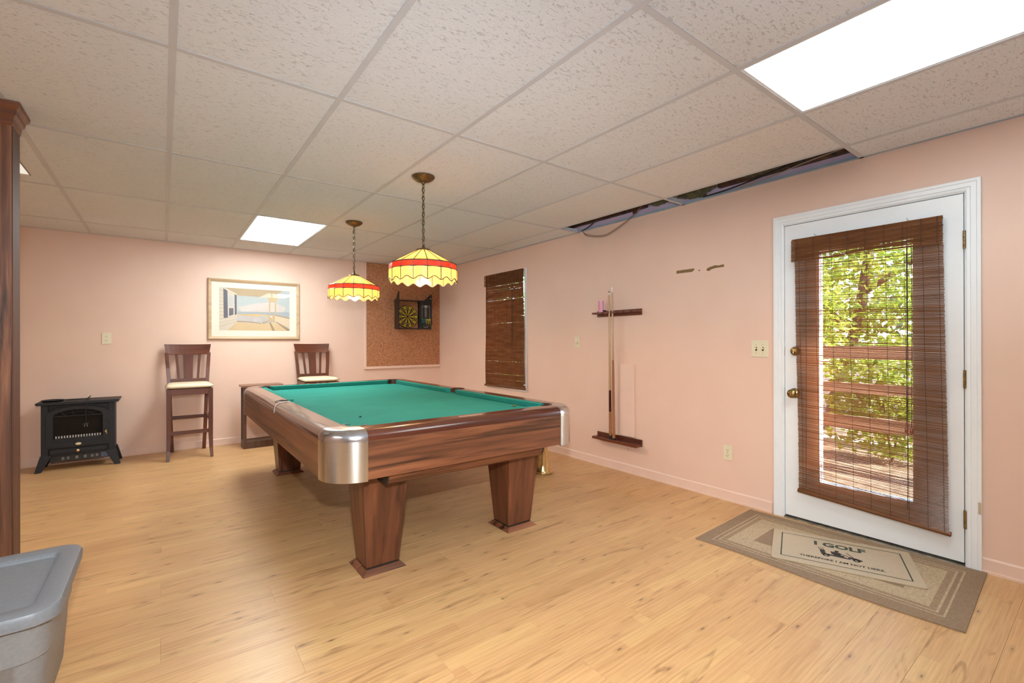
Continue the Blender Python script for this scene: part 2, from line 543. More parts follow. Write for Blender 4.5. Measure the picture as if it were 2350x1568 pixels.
# ------------------------------------------------------------------ the shell
# right wall with the door and window openings; it runs on above the ceiling as bare lavender drywall
DO = (0.508, 1.412, 1.992)         # door opening y0 y1 ztop
WO = (4.243, 5.013, 0.638, 2.040)  # window opening y0 y1 z0 z1
XO = XR + 0.125
wr = MB()
for y0, y1, z0, z1 in ((YF, DO[0], 0, ZC), (DO[0], DO[1], DO[2], ZC), (DO[1], WO[0], 0, ZC), (WO[0], WO[1], 0, WO[2]), (WO[0], WO[1], WO[3], ZC), (WO[1], YB + 0.12, 0, ZC)):
    wr.box(XR, XO, y0, y1, z0, z1)
wall_right = struct(wr.build('wall_right', WALL), 'pink painted wall with the glazed door and the narrow window')
LAV = pm('lavender_drywall', (0.60, 0.47, 0.60), (0.52, 0.39, 0.53), 6, 0.7)
box('upper_wall', LAV, wall_right, XR, XO, YF, YB + 0.12, ZC, ZC + 0.42)
wall_back = struct(box('wall_back', WALL, None, XL - 0.12, XR, YB, YB + 0.12, 0, ZC + 0.42), 'pink painted wall with the framed picture and cork board')
struct(box('wall_left', WALL, None, XL - 0.12, XL, YF, YB, 0, ZC + 0.42))
struct(box('wall_front', WALL, None, XL - 0.12, XO, YF - 0.12, YF, 0, ZC + 0.42))

# floor: subfloor and single laminate planks in thirds
floor = struct(box('floor', pm('subfloor', (0.20, 0.11, 0.05), None, 10, 0.6), None, XL, XR, YF, YB, -0.06, -0.008), 'honey pine laminate floor')
PW, PL = 0.1883, 1.266
y_ref, x_ref = 1.795, 0.413
plank_me = None
r0 = int(math.floor((YF - y_ref) / PW)); r1 = int(math.ceil((YB - y_ref) / PW))
pcache = {}
for r in range(r0, r1 + 1):
    ya, yb = max(YF, y_ref + r * PW), min(YB, y_ref + (r + 1) * PW)
    if yb - ya < 0.01 or yb < -0.9: continue
    j = x_ref + r * PL / 3
    k0 = int(math.floor((XL - j) / PL))
    for k in range(k0, k0 + 8):
        xa, xb = max(XL, j + k * PL), min(XR, j + (k + 1) * PL)
        if xb - xa < 0.02: continue
        key = (round(xb - xa, 3), round(yb - ya, 3))
        if key not in pcache:
            g = 0.0002
            hx, hy = key[0] / 2 - g, key[1] / 2 - g
            m_ = MB(); e = 0.0006
            m_.add([(-hx, -hy, -0.008), (hx, -hy, -0.008), (hx, hy, -0.008), (-hx, hy, -0.008),
                    (-hx, -hy, -0.0003), (hx, -hy, -0.0003), (hx, hy, -0.0003), (-hx, hy, -0.0003),
                    (-hx + e, -hy + e, 0), (hx - e, -hy + e, 0), (hx - e, hy - e, 0), (-hx + e, hy - e, 0)],
                   [(0, 3, 2, 1), (0, 1, 5, 4), (1, 2, 6, 5), (2, 3, 7, 6), (3, 0, 4, 7), (4, 5, 9, 8), (5, 6, 10, 9), (6, 7, 11, 10), (7, 4, 8, 11), (8, 9, 10, 11)])
            o = m_.build('plank', FLOORM, floor)
            pcache[key] = o.data
        else:
            o = bpy.data.objects.new('plank', pcache[key]); COL.objects.link(o); o.parent = floor
        o.location = ((xa + xb) / 2, (ya + yb) / 2, 0.0)

# baseboards
def baseboard(name, segs):
    m_ = MB()
    for ax, a, b in segs:
        if ax == 'x': m_.prism([(YB, 0), (YB - 0.018, 0), (YB - 0.018, 0.012), (YB - 0.011, 0.014), (YB - 0.011, 0.070), (YB - 0.006, 0.078), (YB, 0.078)], 'x', a, b)
        else: m_.prism([(XR, 0), (XR - 0.018, 0), (XR - 0.018, 0.012), (XR - 0.011, 0.014), (XR - 0.011, 0.070), (XR - 0.006, 0.078), (XR, 0.078)], 'y', a, b)
    return struct(m_.build(name, TRIMP))
baseboard('baseboard_back', [('x', XL, XR)])
baseboard('baseboard_right', [('y', YF, 0.455), ('y', 1.484, YB - 0.02)])

# ceiling: tees, single tiles, open strip by the right wall
ceiling = struct(empty('ceiling', (0, 0, ZC)), 'white suspended ceiling of fissured tiles in a metal grid')
xs = [XL] + GX + [XR]
ys = [YF] + GY + [YB]
LIGHTS = {(9, 1): 'a', (6, 5): 'b', (6, 0): 'x', (3, 1): 'y'}
# cell (i,j): xs[i]..xs[i+1], ys[j]..ys[j+1]
def cell_of(x, y):
    i = max(k for k in range(len(xs) - 1) if xs[k] <= x); j = max(k for k in range(len(ys) - 1) if ys[k] <= y)
    return i, j
LCELL = {cell_of(2.2, 0.4): 'entry', cell_of(0.95, 5.2): 'far', cell_of(-0.9, 3.9): 'side', cell_of(-0.3, -0.8): 'fill_rear', cell_of(-2.1, 1.5): 'fill_left'}  # last two cells hold unseen panels, added to brighten the room
HOLES = {cell_of(3.25, 1.5), cell_of(3.25, 2.8)}
tcache = {}
for i in range(len(xs) - 1):
    for j in range(len(ys) - 1):
        if (i, j) in LCELL or (i, j) in HOLES: continue
        x0, x1, y0, y1 = xs[i], xs[i + 1], ys[j], ys[j + 1]
        if x1 - x0 < 0.05: continue
        smooth_t = (x0 > 2.45 and y0 > 0.9)
        key = (round(x1 - x0, 3), round(y1 - y0, 3), smooth_t)
        cx, cy = (x0 + x1) / 2, (y0 + y1) / 2
        if key not in tcache:
            hx, hy = (x1 - x0) / 2 - 0.004, (y1 - y0) / 2 - 0.004
            o = MB().box(-hx, hx, -hy, hy, ZC + 0.0015, ZC + 0.016).build('ceiling_tile', TILES if smooth_t else TILE, ceiling)
            for v_ in o.data.vertices: pass
            tcache[key] = o.data
        else:
            o = bpy.data.objects.new('ceiling_tile', tcache[key]); COL.objects.link(o); o.parent = ceiling
        o.location = (cx, cy, 0)
TW = 0.0125
for x in GX:
    MB().box(x - TW, x + TW, YF, YB, ZC - 0.0015, ZC + 0.0010).box(x - 0.001, x + 0.001, YF, YB, ZC + 0.001, ZC + 0.035).build('main_tee', GRIDM, ceiling)
for y in GY:
    for i in range(len(xs) - 1):
        if xs[i + 1] - xs[i] < 0.1: continue
        MB().box(xs[i] + TW, xs[i + 1] - (TW if i < len(xs) - 2 else 0), y - TW, y + TW, ZC - 0.0010, ZC + 0.0010).box(xs[i] + TW, xs[i + 1] - TW, y - 0.001, y + 0.001, ZC + 0.001, ZC + 0.035).build('cross_tee', GRIDM, ceiling)
GALV = pm('galvanised_angle', (0.42, 0.50, 0.58), (0.34, 0.42, 0.50), 8, 0.4)
MB().box(XR - 0.022, XR, YF, YB, ZC - 0.0010, ZC + 0.0014).box(XR - 0.0015, XR, YF, YB, ZC + 0.001, ZC + 0.024).build('wall_angle', GALV, ceiling)
MB().box(XL, XR - 0.023, YB - 0.022, YB, ZC - 0.0010, ZC + 0.0014).build('wall_angle', GRIDM, ceiling)

# plenum over the ceiling: deck and joists seen through the open strip
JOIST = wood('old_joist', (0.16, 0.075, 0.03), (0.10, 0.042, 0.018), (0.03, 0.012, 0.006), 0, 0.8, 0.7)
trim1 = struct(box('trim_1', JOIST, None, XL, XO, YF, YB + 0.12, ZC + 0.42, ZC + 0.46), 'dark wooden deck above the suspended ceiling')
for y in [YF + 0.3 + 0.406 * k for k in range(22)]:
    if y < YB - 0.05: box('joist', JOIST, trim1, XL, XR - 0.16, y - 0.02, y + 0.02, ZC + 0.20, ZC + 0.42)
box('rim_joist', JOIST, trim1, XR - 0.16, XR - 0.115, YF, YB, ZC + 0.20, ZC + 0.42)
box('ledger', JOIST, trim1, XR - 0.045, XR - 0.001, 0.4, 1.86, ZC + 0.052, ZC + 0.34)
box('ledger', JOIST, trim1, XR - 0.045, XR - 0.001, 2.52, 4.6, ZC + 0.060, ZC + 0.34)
box('hanger_block', JOIST, trim1, XR - 0.060, XR - 0.046, 2.60, 2.64, ZC + 0.022, ZC + 0.20)
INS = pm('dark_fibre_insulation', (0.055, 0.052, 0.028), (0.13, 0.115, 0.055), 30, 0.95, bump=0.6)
def lump(name, mat, parent, c, rad, n=2, rough=0.35, seed=1):
    bm = bmesh.new(); bmesh.ops.create_icosphere(bm, subdivisions=4, radius=1)
    rnd = random.Random(seed); from mathutils import noise as NZ
    for v in bm.verts:
        d = 1 + rough * NZ.noise(v.co * 2.2 + Vector((seed * 3.1, 0, 0))) + rough * 0.6 * NZ.noise(v.co * 6 + Vector((0, seed * 7.7, 0)))
        v.co = Vector((v.co.x * rad[0] * d + c[0], v.co.y * rad[1] * d + c[1], v.co.z * rad[2] * d + c[2]))
    me = bpy.data.meshes.new(name); bm.to_mesh(me); bm.free()
    me.materials.append(mat)
    o = bpy.data.objects.new(name, me); COL.objects.link(o); o.parent = parent
    if parent: o.location = -wloc(parent)
    return o
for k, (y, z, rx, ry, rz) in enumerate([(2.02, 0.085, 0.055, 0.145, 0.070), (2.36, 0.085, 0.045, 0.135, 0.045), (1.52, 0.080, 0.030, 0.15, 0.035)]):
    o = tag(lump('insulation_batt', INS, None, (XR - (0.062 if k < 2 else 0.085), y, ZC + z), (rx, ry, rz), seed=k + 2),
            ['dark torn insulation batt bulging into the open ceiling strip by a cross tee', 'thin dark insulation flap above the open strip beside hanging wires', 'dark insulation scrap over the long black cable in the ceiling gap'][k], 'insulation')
BLKW = pm('black_cable', (0.012, 0.012, 0.014), None, 40, 0.4)
BRNW = pm('brown_bell_wire', (0.22, 0.11, 0.06), (0.15, 0.07, 0.04), 40, 0.5)
GRYW = pm('grey_cable', (0.33, 0.27, 0.22), None, 40, 0.5)
def wire(name, pts, r, mat, label, cat='cable', sub=8):
    P = [Vector(p) for p in pts]
    o_ = []
    for i in range(len(P) - 1):
        p0, p1, p2, p3 = P[max(i - 1, 0)], P[i], P[i + 1], P[min(i + 2, len(P) - 1)]
        for t in [q / sub for q in range(sub)]:
            o_.append(0.5 * ((2 * p1) + (-p0 + p2) * t + (2 * p0 - 5 * p1 + 4 * p2 - p3) * t * t + (-p0 + 3 * p1 - 3 * p2 + p3) * t ** 3))
    o_.append(P[-1])
    m_ = MB().tube(o_, r, 8)
    if label is None: return m_
    return tag(m_.build(name, mat, None, smooth=True), label, cat)
wire('black_cable', [(3.24, 0.99, ZC + 0.055), (3.27, 1.25, ZC + 0.045), (3.32, 1.55, ZC + 0.026), (3.355, 1.80, ZC + 0.014), (3.36, 1.98, ZC + 0.012)], 0.0055, BLKW, 'long black cable sagging across the open ceiling strip above the door')
wire('grey_cable', [(3.27, 0.99, ZC + 0.05), (3.30, 1.25, ZC + 0.035), (3.345, 1.50, ZC + 0.014), (3.365, 1.70, ZC + 0.008)], 0.004, GRYW, 'thin grey cable beside the black cable in the ceiling gap')
wire('black_cable', [(3.385, 3.30, ZC + 0.010), (3.33, 3.16, ZC + 0.012), (3.26, 2.98, ZC + 0.05), (3.20, 2.85, ZC + 0.12)], 0.005, BLKW, 'short black cable bending up into the ceiling gap beyond the cross tee')
for k, dz in enumerate((0.0, -0.012)):
    wire('bell_wire', [(3.37 + 0.012 * k, 3.31, ZC + 0.010), (3.345, 3.20, ZC - 0.055 + dz), (3.325, 3.00, ZC - 0.105 + dz), (3.30, 2.85, ZC - 0.10 + dz), (3.28, 2.62, ZC - 0.025 + dz), (3.25 + 0.012 * k, 2.46, ZC + 0.06), (3.22 + 0.012 * k, 2.40, ZC + 0.14)], 0.0022, BRNW,
         ['upper of two thin brown wires looping below the ceiling gap', 'lower of two thin brown wires looping below the ceiling gap'][k], 'wire')

# ------------------------------------------------------------------ ceiling light panels
DIFF = {k: emit('lit_acrylic_diffuser_' + k, (0.90, 0.985, 1.0), v * PANEL) for k, v in {'entry': 8.5, 'far': 22.0, 'fill_rear': 8.0, 'fill_left': 12.0}.items()}
DIFFS = emit('dim_acrylic_diffuser', (0.93, 1.0, 0.94), 0.5)
def troffer(x0, x1, y0, y1, label, inset=0.004, diff=None):
    t = thing('ceiling_light', ((x0 + x1) / 2, (y0 + y1) / 2, ZC), label, 'ceiling light', 'fluorescent ceiling panels')
    a, b, c, d = x0 + TW + 0.0005, x1 - TW - 0.0005, y0 + TW + 0.0005, y1 - TW - 0.0005
    f = 0.006 + inset
    m_ = MB().box(a, a + f, c, d, ZC + 0.001, ZC + 0.03).box(b - f, b, c, d, ZC + 0.001, ZC + 0.03).box(a + f, b - f, c, c + f, ZC + 0.001, ZC + 0.03).box(a + f, b - f, d - f, d, ZC + 0.001, ZC + 0.03)
    m_.build('frame', WHITE, t)
    # prismatic lens with fine ribs
    g = MB(); n = 1
    lens = []
    for k in range(n + 1):
        y = c + f + (d - c - 2 * f) * k / n
        lens.append((y, ZC + 0.0030 + (0.0008 if k % 2 else 0.0)))
    lens += [(d - f, ZC + 0.008), (c + f, ZC + 0.008)]
    g.prism(lens, 'x', a + f, b - f)
    g.build('diffuser', diff, t)
    MB().box(a, b, c, d, ZC + 0.10, ZC + 0.11).box(a, a + 0.004, c, d, ZC + 0.03, ZC + 0.10).box(b - 0.004, b, c, d, ZC + 0.03, ZC + 0.10).build('housing', WHITE, t)
    return t
for (i, j), nm in LCELL.items():
    x0, x1, y0, y1 = xs[i], xs[i + 1], ys[j], ys[j + 1]
    if nm == 'side':
        # only a corner of this one shows: a smaller lens inside a wide metal surround
        t = thing('ceiling_light', ((x0 + x1) / 2, (y0 + y1) / 2, ZC), 'dim ceiling light panel partly hidden behind the wooden post', 'ceiling light', 'fluorescent ceiling panels')
        a, b, c, d = x0 + TW, x1 - TW, y0 + TW, y1 - TW
        p, q, r_, s_ = x0 + 0.11, x1 - 0.112, y0 + 0.20, 4.385
        MB().box(a, p, c, d, ZC + 0.0015, ZC + 0.02).box(q, b, c, d, ZC + 0.0015, ZC + 0.02).box(p, q, c, r_, ZC + 0.0015, ZC + 0.02).box(p, q, s_, d, ZC + 0.0015, ZC + 0.02).build('surround', TILE, t)
        box('diffuser', DIFFS, t, p, q, r_, s_, ZC + 0.004, ZC + 0.008)
        MB().box(q - 0.006, q, r_, s_, ZC - 0.002, ZC + 0.004).build('frame', BRASS, t)
        continue
    lab = {'entry': 'long bright ceiling light panel above the glazed door side of the room', 'far': 'bright ceiling light panel above the framed picture and bar stools',
           'fill_rear': 'unseen ceiling panel added as fill light over the empty floor', 'fill_left': 'unseen ceiling panel added as fill light beyond the wooden post'}[nm]
    troffer(x0, x1, y0, y1, lab, diff=DIFF[nm])

# ------------------------------------------------------------------ door
door = struct(empty('door_1', (XR, 0.96, 0)), 'white exterior door with a tall glass light and brown matchstick blind')
LX0, LX1 = XR - 0.004, XR + 0.040     # leaf faces
ly0, ly1, lz0, lz1 = 0.518, 1.402, 0.020, 1.981
gy0, gy1, gz0, gz1 = 0.712, 1.206, 0.272, 1.800
MB().box(LX0, LX1, ly0, gy0, lz0, lz1).box(LX0, LX1, gy1, ly1, lz0, lz1).box(LX0, LX1, gy0, gy1, lz0, gz0).box(LX0, LX1, gy0, gy1, gz1, lz1).build('door_leaf', WHITE, door)
GLASS = glass('clear_window_glass', (0.97, 0.99, 0.98), 0.94)
box('glass_pane', GLASS, door, XR + 0.012, XR + 0.018, gy0, gy1, gz0, gz1)
bd = MB()
for xa, xb in ((LX0 - 0.008, XR + 0.011), (XR + 0.019, LX1 + 0.008)):
    bd.box(xa, xb, gy0 - 0.012, gy0 + 0.014, gz0 - 0.012, gz1 + 0.012).box(xa, xb, gy1 - 0.014, gy1 + 0.012, gz0 - 0.012, gz1 + 0.012)
    bd.box(xa, xb, gy0 + 0.014, gy1 - 0.014, gz0 - 0.012, gz0 + 0.014).box(xa, xb, gy0 + 0.014, gy1 - 0.014, gz1 - 0.014, gz1 + 0.012)
bd.build('glazing_bead', WHITE, door, bevel=0.002)
# jamb
jm = MB().box(XR - 0.004, XO, DO[0], DO[0] + 0.006, 0, DO[2]).box(XR - 0.004, XO, DO[1] - 0.006, DO[1], 0, DO[2]).box(XR - 0.004, XO, DO[0], DO[1], DO[2] - 0.006, DO[2])
jm.box(LX1 + 0.003, LX1 + 0.02, DO[0], DO[0] + 0.02, 0, DO[2]).box(LX1 + 0.003, LX1 + 0.02, DO[1] - 0.02, DO[1], 0, DO[2]).box(LX1 + 0.003, LX1 + 0.02, DO[0], DO[1], DO[2] - 0.02, DO[2])
jm.build('jamb', WHITE, door)
def casing(name, y0, y1, z1, wd, parent):
    """colonial casing on the wall face: stepped profile; three boards"""
    prof = [(0.0, 0.0), (0.0, 0.010), (0.10, 0.014), (0.30, 0.012), (0.36, 0.017), (0.70, 0.017), (0.76, 0.021), (1.0, 0.021), (1.0, 0.0)]
    m_ = MB()
    # verticals with mitred tops
    for side in (0, 1):
        yi = y0 if side == 0 else y1
        sg = -1 if side == 0 else 1
        n = len(prof)
        vb = [(XR - h, yi + sg * t * wd, 0.0) for t, h in prof]
        vt = [(XR - h, yi + sg * t * wd, z1 + t * wd) for t, h in prof]
        fs = [tuple(range(n)), tuple(range(n, 2 * n))] + [(i, (i + 1) % n, n + (i + 1) % n, n + i) for i in range(n)]
        m_.add(vb + vt, fs)
    va = [(XR - h, y0 - t * wd, z1 + t * wd) for t, h in prof]
    vb = [(XR - h, y1 + t * wd, z1 + t * wd) for t, h in prof]
    n = len(prof)
    m_.add(va + vb, [tuple(range(n)), tuple(range(n, 2 * n))] + [(i, (i + 1) % n, n + (i + 1) % n, n + i) for i in range(n)])
    return m_.build(name, WHITE, parent)
casing('casing', DO[0] + 0.002, DO[1] - 0.002, DO[2] - 0.002, 0.060, door)
# threshold
MB().prism([(XR - 0.02, 0.0), (XR - 0.016, 0.008), (XR + 0.03, 0.016), (XO, 0.016), (XO, 0.0)], 'y', DO[0] + 0.006, DO[1] - 0.006).build('threshold', pm('dirty_aluminium', (0.30, 0.26, 0.20), (0.12, 0.10, 0.08), 25, 0.45, metal=0.7), door)
# hinges
for z in (1.735, 0.996, 0.252):
    h = box('hinge', BRASS, door, XR - 0.010, XR - 0.004, 0.503, 0.520, z - 0.048, z + 0.048)
    m_ = MB()
    for k in range(5):
        m_.lathe([(0.0055, 0.0), (0.0065, 0.001), (0.0065, 0.0178), (0.0055, 0.0188)], (XR - 0.013, 0.513, z - 0.048 + k * 0.0192), 12)
    m_.build('knuckle', BRASS, h, smooth=True)
# knob and deadbolt
kn = MB().lathe([(0.033, 0), (0.033, -0.006), (0.026, -0.012), (0.012, -0.016), (0.011, -0.032), (0.018, -0.038), (0.027, -0.048), (0.028, -0.058), (0.022, -0.066), (0.010, -0.069), (0.0, -0.070)], (LX0, 1.340, 0.850), 28, 'x', close=False).build('door_knob', BRASS, door, smooth=True)
MB().lathe([(0.009, 0), (0.009, -0.005), (0.0, -0.005)], (LX0 - 0.067, 1.340, 0.850), 16, 'x', close=False).box(LX0 - 0.080, LX0 - 0.068, 1.338, 1.342, 0.845, 0.855).build('turn_button', BRASSB, kn, smooth=False)
db = MB().lathe([(0.031, 0), (0.031, -0.008), (0.026, -0.015), (0.012, -0.018), (0.0, -0.018)], (LX0, 1.336, 1.132), 28, 'x', close=False).build('deadbolt', BRASS, door, smooth=True)
MB().box(LX0 - 0.040, LX0 - 0.017, 1.333, 1.339, 1.116, 1.148).build('thumb_turn', BRASSB, db, bevel=0.002)
box('strike_plate', BRASS, door, XR - 0.0015, XR + 0.002, 1.4005, 1.4055, 1.10, 1.16)
box('strike_plate', BRASS, door, XR - 0.0015, XR + 0.002, 1.4005, 1.4055, 0.82, 0.88)
MB().box(XR - 0.024, XR - 0.0215, 0.452, 0.462, 0.30, 0.36).build('latch_plate', STEEL, door)

# ------------------------------------------------------------------ matchstick blinds
REED = translucent('brown_bamboo_reed', (0.36, 0.155, 0.07), (0.24, 0.095, 0.04), 30, 0.42, 0.03, (1, 0.15, 1))
CORD = pm('brown_blind_cord', (0.07, 0.03, 0.02), None, 40, 0.7)
WOODT = pm('brown_wood_tassel', (0.23, 0.07, 0.03), None, 30, 0.35)
def blind(name, label, tl, tr, bl, br, valz, pitch, strings, pulls, seed, gap=0.30, jit=0.22):
    """tl,tr,bl,br: (x,y,z) of corners seen from the room; left = higher y"""
    rnd = random.Random(seed)
    tl, tr, bl, br = map(Vector, (tl, tr, bl, br))
    t = thing(name, ((bl + br) / 2)[:], label, 'blind')
    H = tl.z - (bl.z + br.z) / 2
    n = int(H / pitch)
    body = MB()
    amp = [rnd.uniform(0, 6.28) for _ in range(4)]
    def pt(u, v, dx=0.0):   # u across 0..1 (left->right), v down 0..1
        p = (tl.lerp(tr, u)).lerp(bl.lerp(br, u), v)
        p.x += dx + 0.006 * math.sin(v * 9 + amp[0]) * v - 0.004 * math.sin(u * 5 + amp[1]) * v
        return p
    def reed(mb, a, b, r):
        d = Vector((0, 0, r)); e = Vector((r * 0.8, 0, 0))
        mb.add([a - d, a + e, a + d, a - e, b - d, b + e, b + d, b - e], [(0, 1, 5, 4), (1, 2, 6, 5), (2, 3, 7, 6), (3, 0, 4, 7), (0, 3, 2, 1), (4, 5, 6, 7)])
    for k in range(n):
        v = (k + 0.5) / n
        dl, dr = rnd.uniform(-0.002, 0.002), rnd.uniform(-0.002, 0.002)
        w_ = rnd.uniform(0.76, 1.04)
        if rnd.random() < (0.07 if gap > 0 else 0.02): w_ *= 0.6
        r = pitch * (1 - gap) * 0.5 * w_
        j1, j2, j3 = (rnd.uniform(-1, 1) * pitch * jit for _ in range(3))
        L = pt(0, v); L.y += dl; L.z += j1
        Mi = pt(0.5, v); Mi.z += j2
        Rr = pt(1, v); Rr.y += dr; Rr.z += j3
        reed(body, L, Mi, r); reed(body, Mi, Rr, r)
    o = body.build('reeds', REED, t, fix=False); o['kind'] = 'stuff'
    # valance: second layer folded over the front
    val = MB(); nv = int((tl.z - valz) / (pitch * 0.8))
    for k in range(nv):
        f = k / max(1, nv - 1)
        z = tl.z + 0.004 - f * (tl.z + 0.004 - valz)
        dx = -0.022 if k > 1 else -0.010
        ry = rnd.uniform(-0.002, 0.002)
        r = pitch * 0.40 * rnd.uniform(0.75, 1.0)
        a = Vector((tl.x + dx, tl.y + 0.010 + ry, z + rnd.uniform(-1, 1) * pitch * 0.15)); b = Vector((tr.x + dx, tr.y - 0.003 + ry, z + rnd.uniform(-1, 1) * pitch * 0.15))
        reed(val, a, b, r)
    o = val.build('valance', REED, t, fix=False); o['kind'] = 'stuff'
    MB().box(tl.x - 0.010, tl.x + 0.006, tr.y, tl.y, tl.z - 0.012, tl.z + 0.003).build('head_rail', REED, t)
    # rolled bottom bar
    MB().tube([bl + Vector((0, 0.006, 0)), bl.lerp(br, 0.5), br + Vector((0, -0.006, 0))], 0.013, 12).build('bottom_roll', REED, t, smooth=True)
    for u in strings:
        s_ = MB().tube([pt(u, q / 14, -pitch * 0.5) for q in range(15)], 0.0011, 5)
        s_.tube([(tl.x - 0.026, tl.y + (tr.y - tl.y) * u, tl.z + 0.003), (tl.x - 0.026, tl.y + (tr.y - tl.y) * u, valz)], 0.0014, 5)
        s_.build('string', CORD, t)
    for u, zb, tass in pulls:
        y = tl.y + (tr.y - tl.y) * u
        c_ = MB().tube([(tl.x - 0.014, y, tl.z - 0.01), (tl.x - 0.016, y - 0.003, (tl.z + zb) / 2), (tl.x - 0.016, y, zb)], 0.0017, 6)
        pc = c_.build('pull_cord', CORD, t)
        if tass: MB().lathe([(0.003, 0), (0.008, -0.006), (0.009, -0.026), (0.006, -0.034), (0.0, -0.034)], (tl.x - 0.016, y, zb + 0.004), 12, close=False).build('tassel', WOODT, pc, smooth=True)
    for u in (0.17, 0.80):
        y = tl.y + (tr.y - tl.y) * u
        MB().tube([(tl.x - 0.002, y - 0.006, tl.z), (tl.x, y, tl.z + 0.014), (tl.x - 0.002, y + 0.006, tl.z)], 0.001, 5).build('hanging_loop', DBRASS, t)
    return t
bx = XR - 0.036
blind('matchstick_blind', 'wide brown matchstick blind hanging over the glass of the white door', (bx, 1.330, 1.870), (bx, 0.594, 1.866), (bx, 1.304, 0.212), (bx, 0.570, 0.163), 1.726, 0.0044,
      [0.035, 0.165, 0.29, 0.415, 0.535, 0.66, 0.775, 0.885, 0.975], [(0.795, 0.712, True), (0.825, 0.708, True), (0.80, 0.25, False), (0.10, 0.25, False)], 3, gap=0.17)
for y in (1.205, 0.741):
    tag(MB().tube([(XR - 0.005, y, 1.885), (XR - 0.05, y, 1.884), (XR - 0.054, y, 1.892)], 0.0016, 6).build('cup_hook', STEEL), 'small steel cup hook in the door holding the blind beside ' + ('the knob side' if y > 1 else 'the hinge side'), 'hook')
bx2 = XR - 0.034
blind('matchstick_blind', 'narrow brown matchstick blind covering the small window beside the cork board', (bx2, 5.022, 2.052), (bx2, 4.240, 2.050), (bx2, 5.042, 0.640), (bx2, 4.212, 0.648), 1.912, 0.0044,
      [0.06, 0.15, 0.26, 0.36, 0.47, 0.58, 0.70, 0.80, 0.91], [(0.745, 1.17, False), (0.755, 1.05, True), (0.735, 1.17, False)], 5, gap=-0.30, jit=0.10)

# ------------------------------------------------------------------ window
win = struct(empty('window_1', (XR, 4.63, WO[2])), 'narrow white framed sash window behind a brown blind')
y0, y1, z0, z1 = WO
fr = MB().box(XR - 0.016, XR, y0 - 0.024, y0 + 0.004, z0 - 0.026, z1 + 0.024).box(XR - 0.016, XR, y1 - 0.004, y1 + 0.024, z0 - 0.026, z1 + 0.024).box(XR - 0.016, XR, y0, y1, z1 - 0.004, z1 + 0.024).box(XR - 0.016, XR, y0, y1, z0 - 0.026, z0 + 0.004)
fr.build('window_frame', WHITE, win, bevel=0.003)
jb = MB().box(XR, XO, y0, y0 + 0.012, z0, z1).box(XR, XO, y1 - 0.012, y1, z0, z1).box(XR, XO, y0 + 0.012, y1 - 0.012, z1 - 0.012, z1).box(XR, XO, y0 + 0.012, y1 - 0.012, z0, z0 + 0.015)
jb.build('window_jamb', WHITE, win)
zm = (z0 + z1) / 2
for za, zb, xo in ((z0 + 0.015, zm + 0.02, 0.05), (zm - 0.02, z1 - 0.012, 0.085)):
    s_ = MB(); xa, xb = XR + xo, XR + xo + 0.032
    s_.box(xa, xb, y0 + 0.012, y0 + 0.055, za, zb).box(xa, xb, y1 - 0.055, y1 - 0.012, za, zb).box(xa, xb, y0 + 0.055, y1 - 0.055, za, za + 0.04).box(xa, xb, y0 + 0.055, y1 - 0.055, zb - 0.04, zb)
    so = s_.build('sash', WHITE, win)
    box('glass_pane', GLASS, so, xa + 0.013, xa + 0.019, y0 + 0.055, y1 - 0.055, za + 0.04, zb - 0.04)
box('blind_catch', WHITE, win, XR - 0.045, XR - 0.016, 4.200, 4.225, 0.688, 0.700)

# ------------------------------------------------------------------ outdoors
def ground_mat():
    k = N('leaf_litter_ground')
    v = k.coords()
    a = k.noise(v, 9, 5, 0.6); b = k.noise(v, 1.2, 3)
    c = k.ramp(a, [(0.35, (0.06, 0.03, 0.017)), (0.5, (0.135, 0.075, 0.042)), (0.68, (0.22, 0.14, 0.09))])
    c = k.mix(k.math('MULTIPLY', b, 0.3), c, (0.10, 0.07, 0.04))
    k.l(c, k.b.inputs['Base Color']); k.b.inputs['Roughness'].default_value = 0.95
    k.bump(a, 0.5, 0.02)
    return k.m
ground = struct(box('ground', ground_mat(), None, XO, 26, -16, 22, -0.25, -0.05), 'brown leaf covered ground outside the glazed door')
struct(box('pavement', pm('pale_concrete', (0.46, 0.42, 0.37), (0.36, 0.32, 0.28), 12, 0.9), None, 6.42, 6.62, -6, 12, -0.05, 0.03), 'pale concrete kerb beyond the fence')
struct(box('shade_eave', JOIST, None, XO, 3.82, -4, 9, 2.60, 2.72), 'unseen eave added outside to block sun from the upper door')  # unseen eave, added and sized to keep sun off the upper glass
FENCE = wood('weathered_fence', (0.36, 0.22, 0.13), (0.28, 0.16, 0.09), (0.15, 0.08, 0.045), 1, 0.8, 0.85)
fence = thing('wooden_fence', (5.55, 1.5, -0.05), 'brown wooden rail fence seen through the glazed door', 'fence')
for z0, z1 in ((1.02, 1.15), (0.68, 0.78), (0.32, 0.45)):
    box('rail', FENCE, fence, 5.50, 5.535, -3.5, 8.0, z0, z1)
for y in (-2.6, -0.2, 2.75, 5.2, 7.6):
    box('post', FENCE, fence, 5.54, 5.64, y - 0.05, y + 0.05, -0.05, 1.25)
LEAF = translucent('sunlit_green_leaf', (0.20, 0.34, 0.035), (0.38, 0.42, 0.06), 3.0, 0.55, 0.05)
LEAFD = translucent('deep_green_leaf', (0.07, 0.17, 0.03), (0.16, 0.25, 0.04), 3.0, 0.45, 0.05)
BARK = wood('tree_bark', (0.16, 0.11, 0.075), (0.10, 0.065, 0.045), (0.05, 0.03, 0.02), 2, 1.0, 0.9)
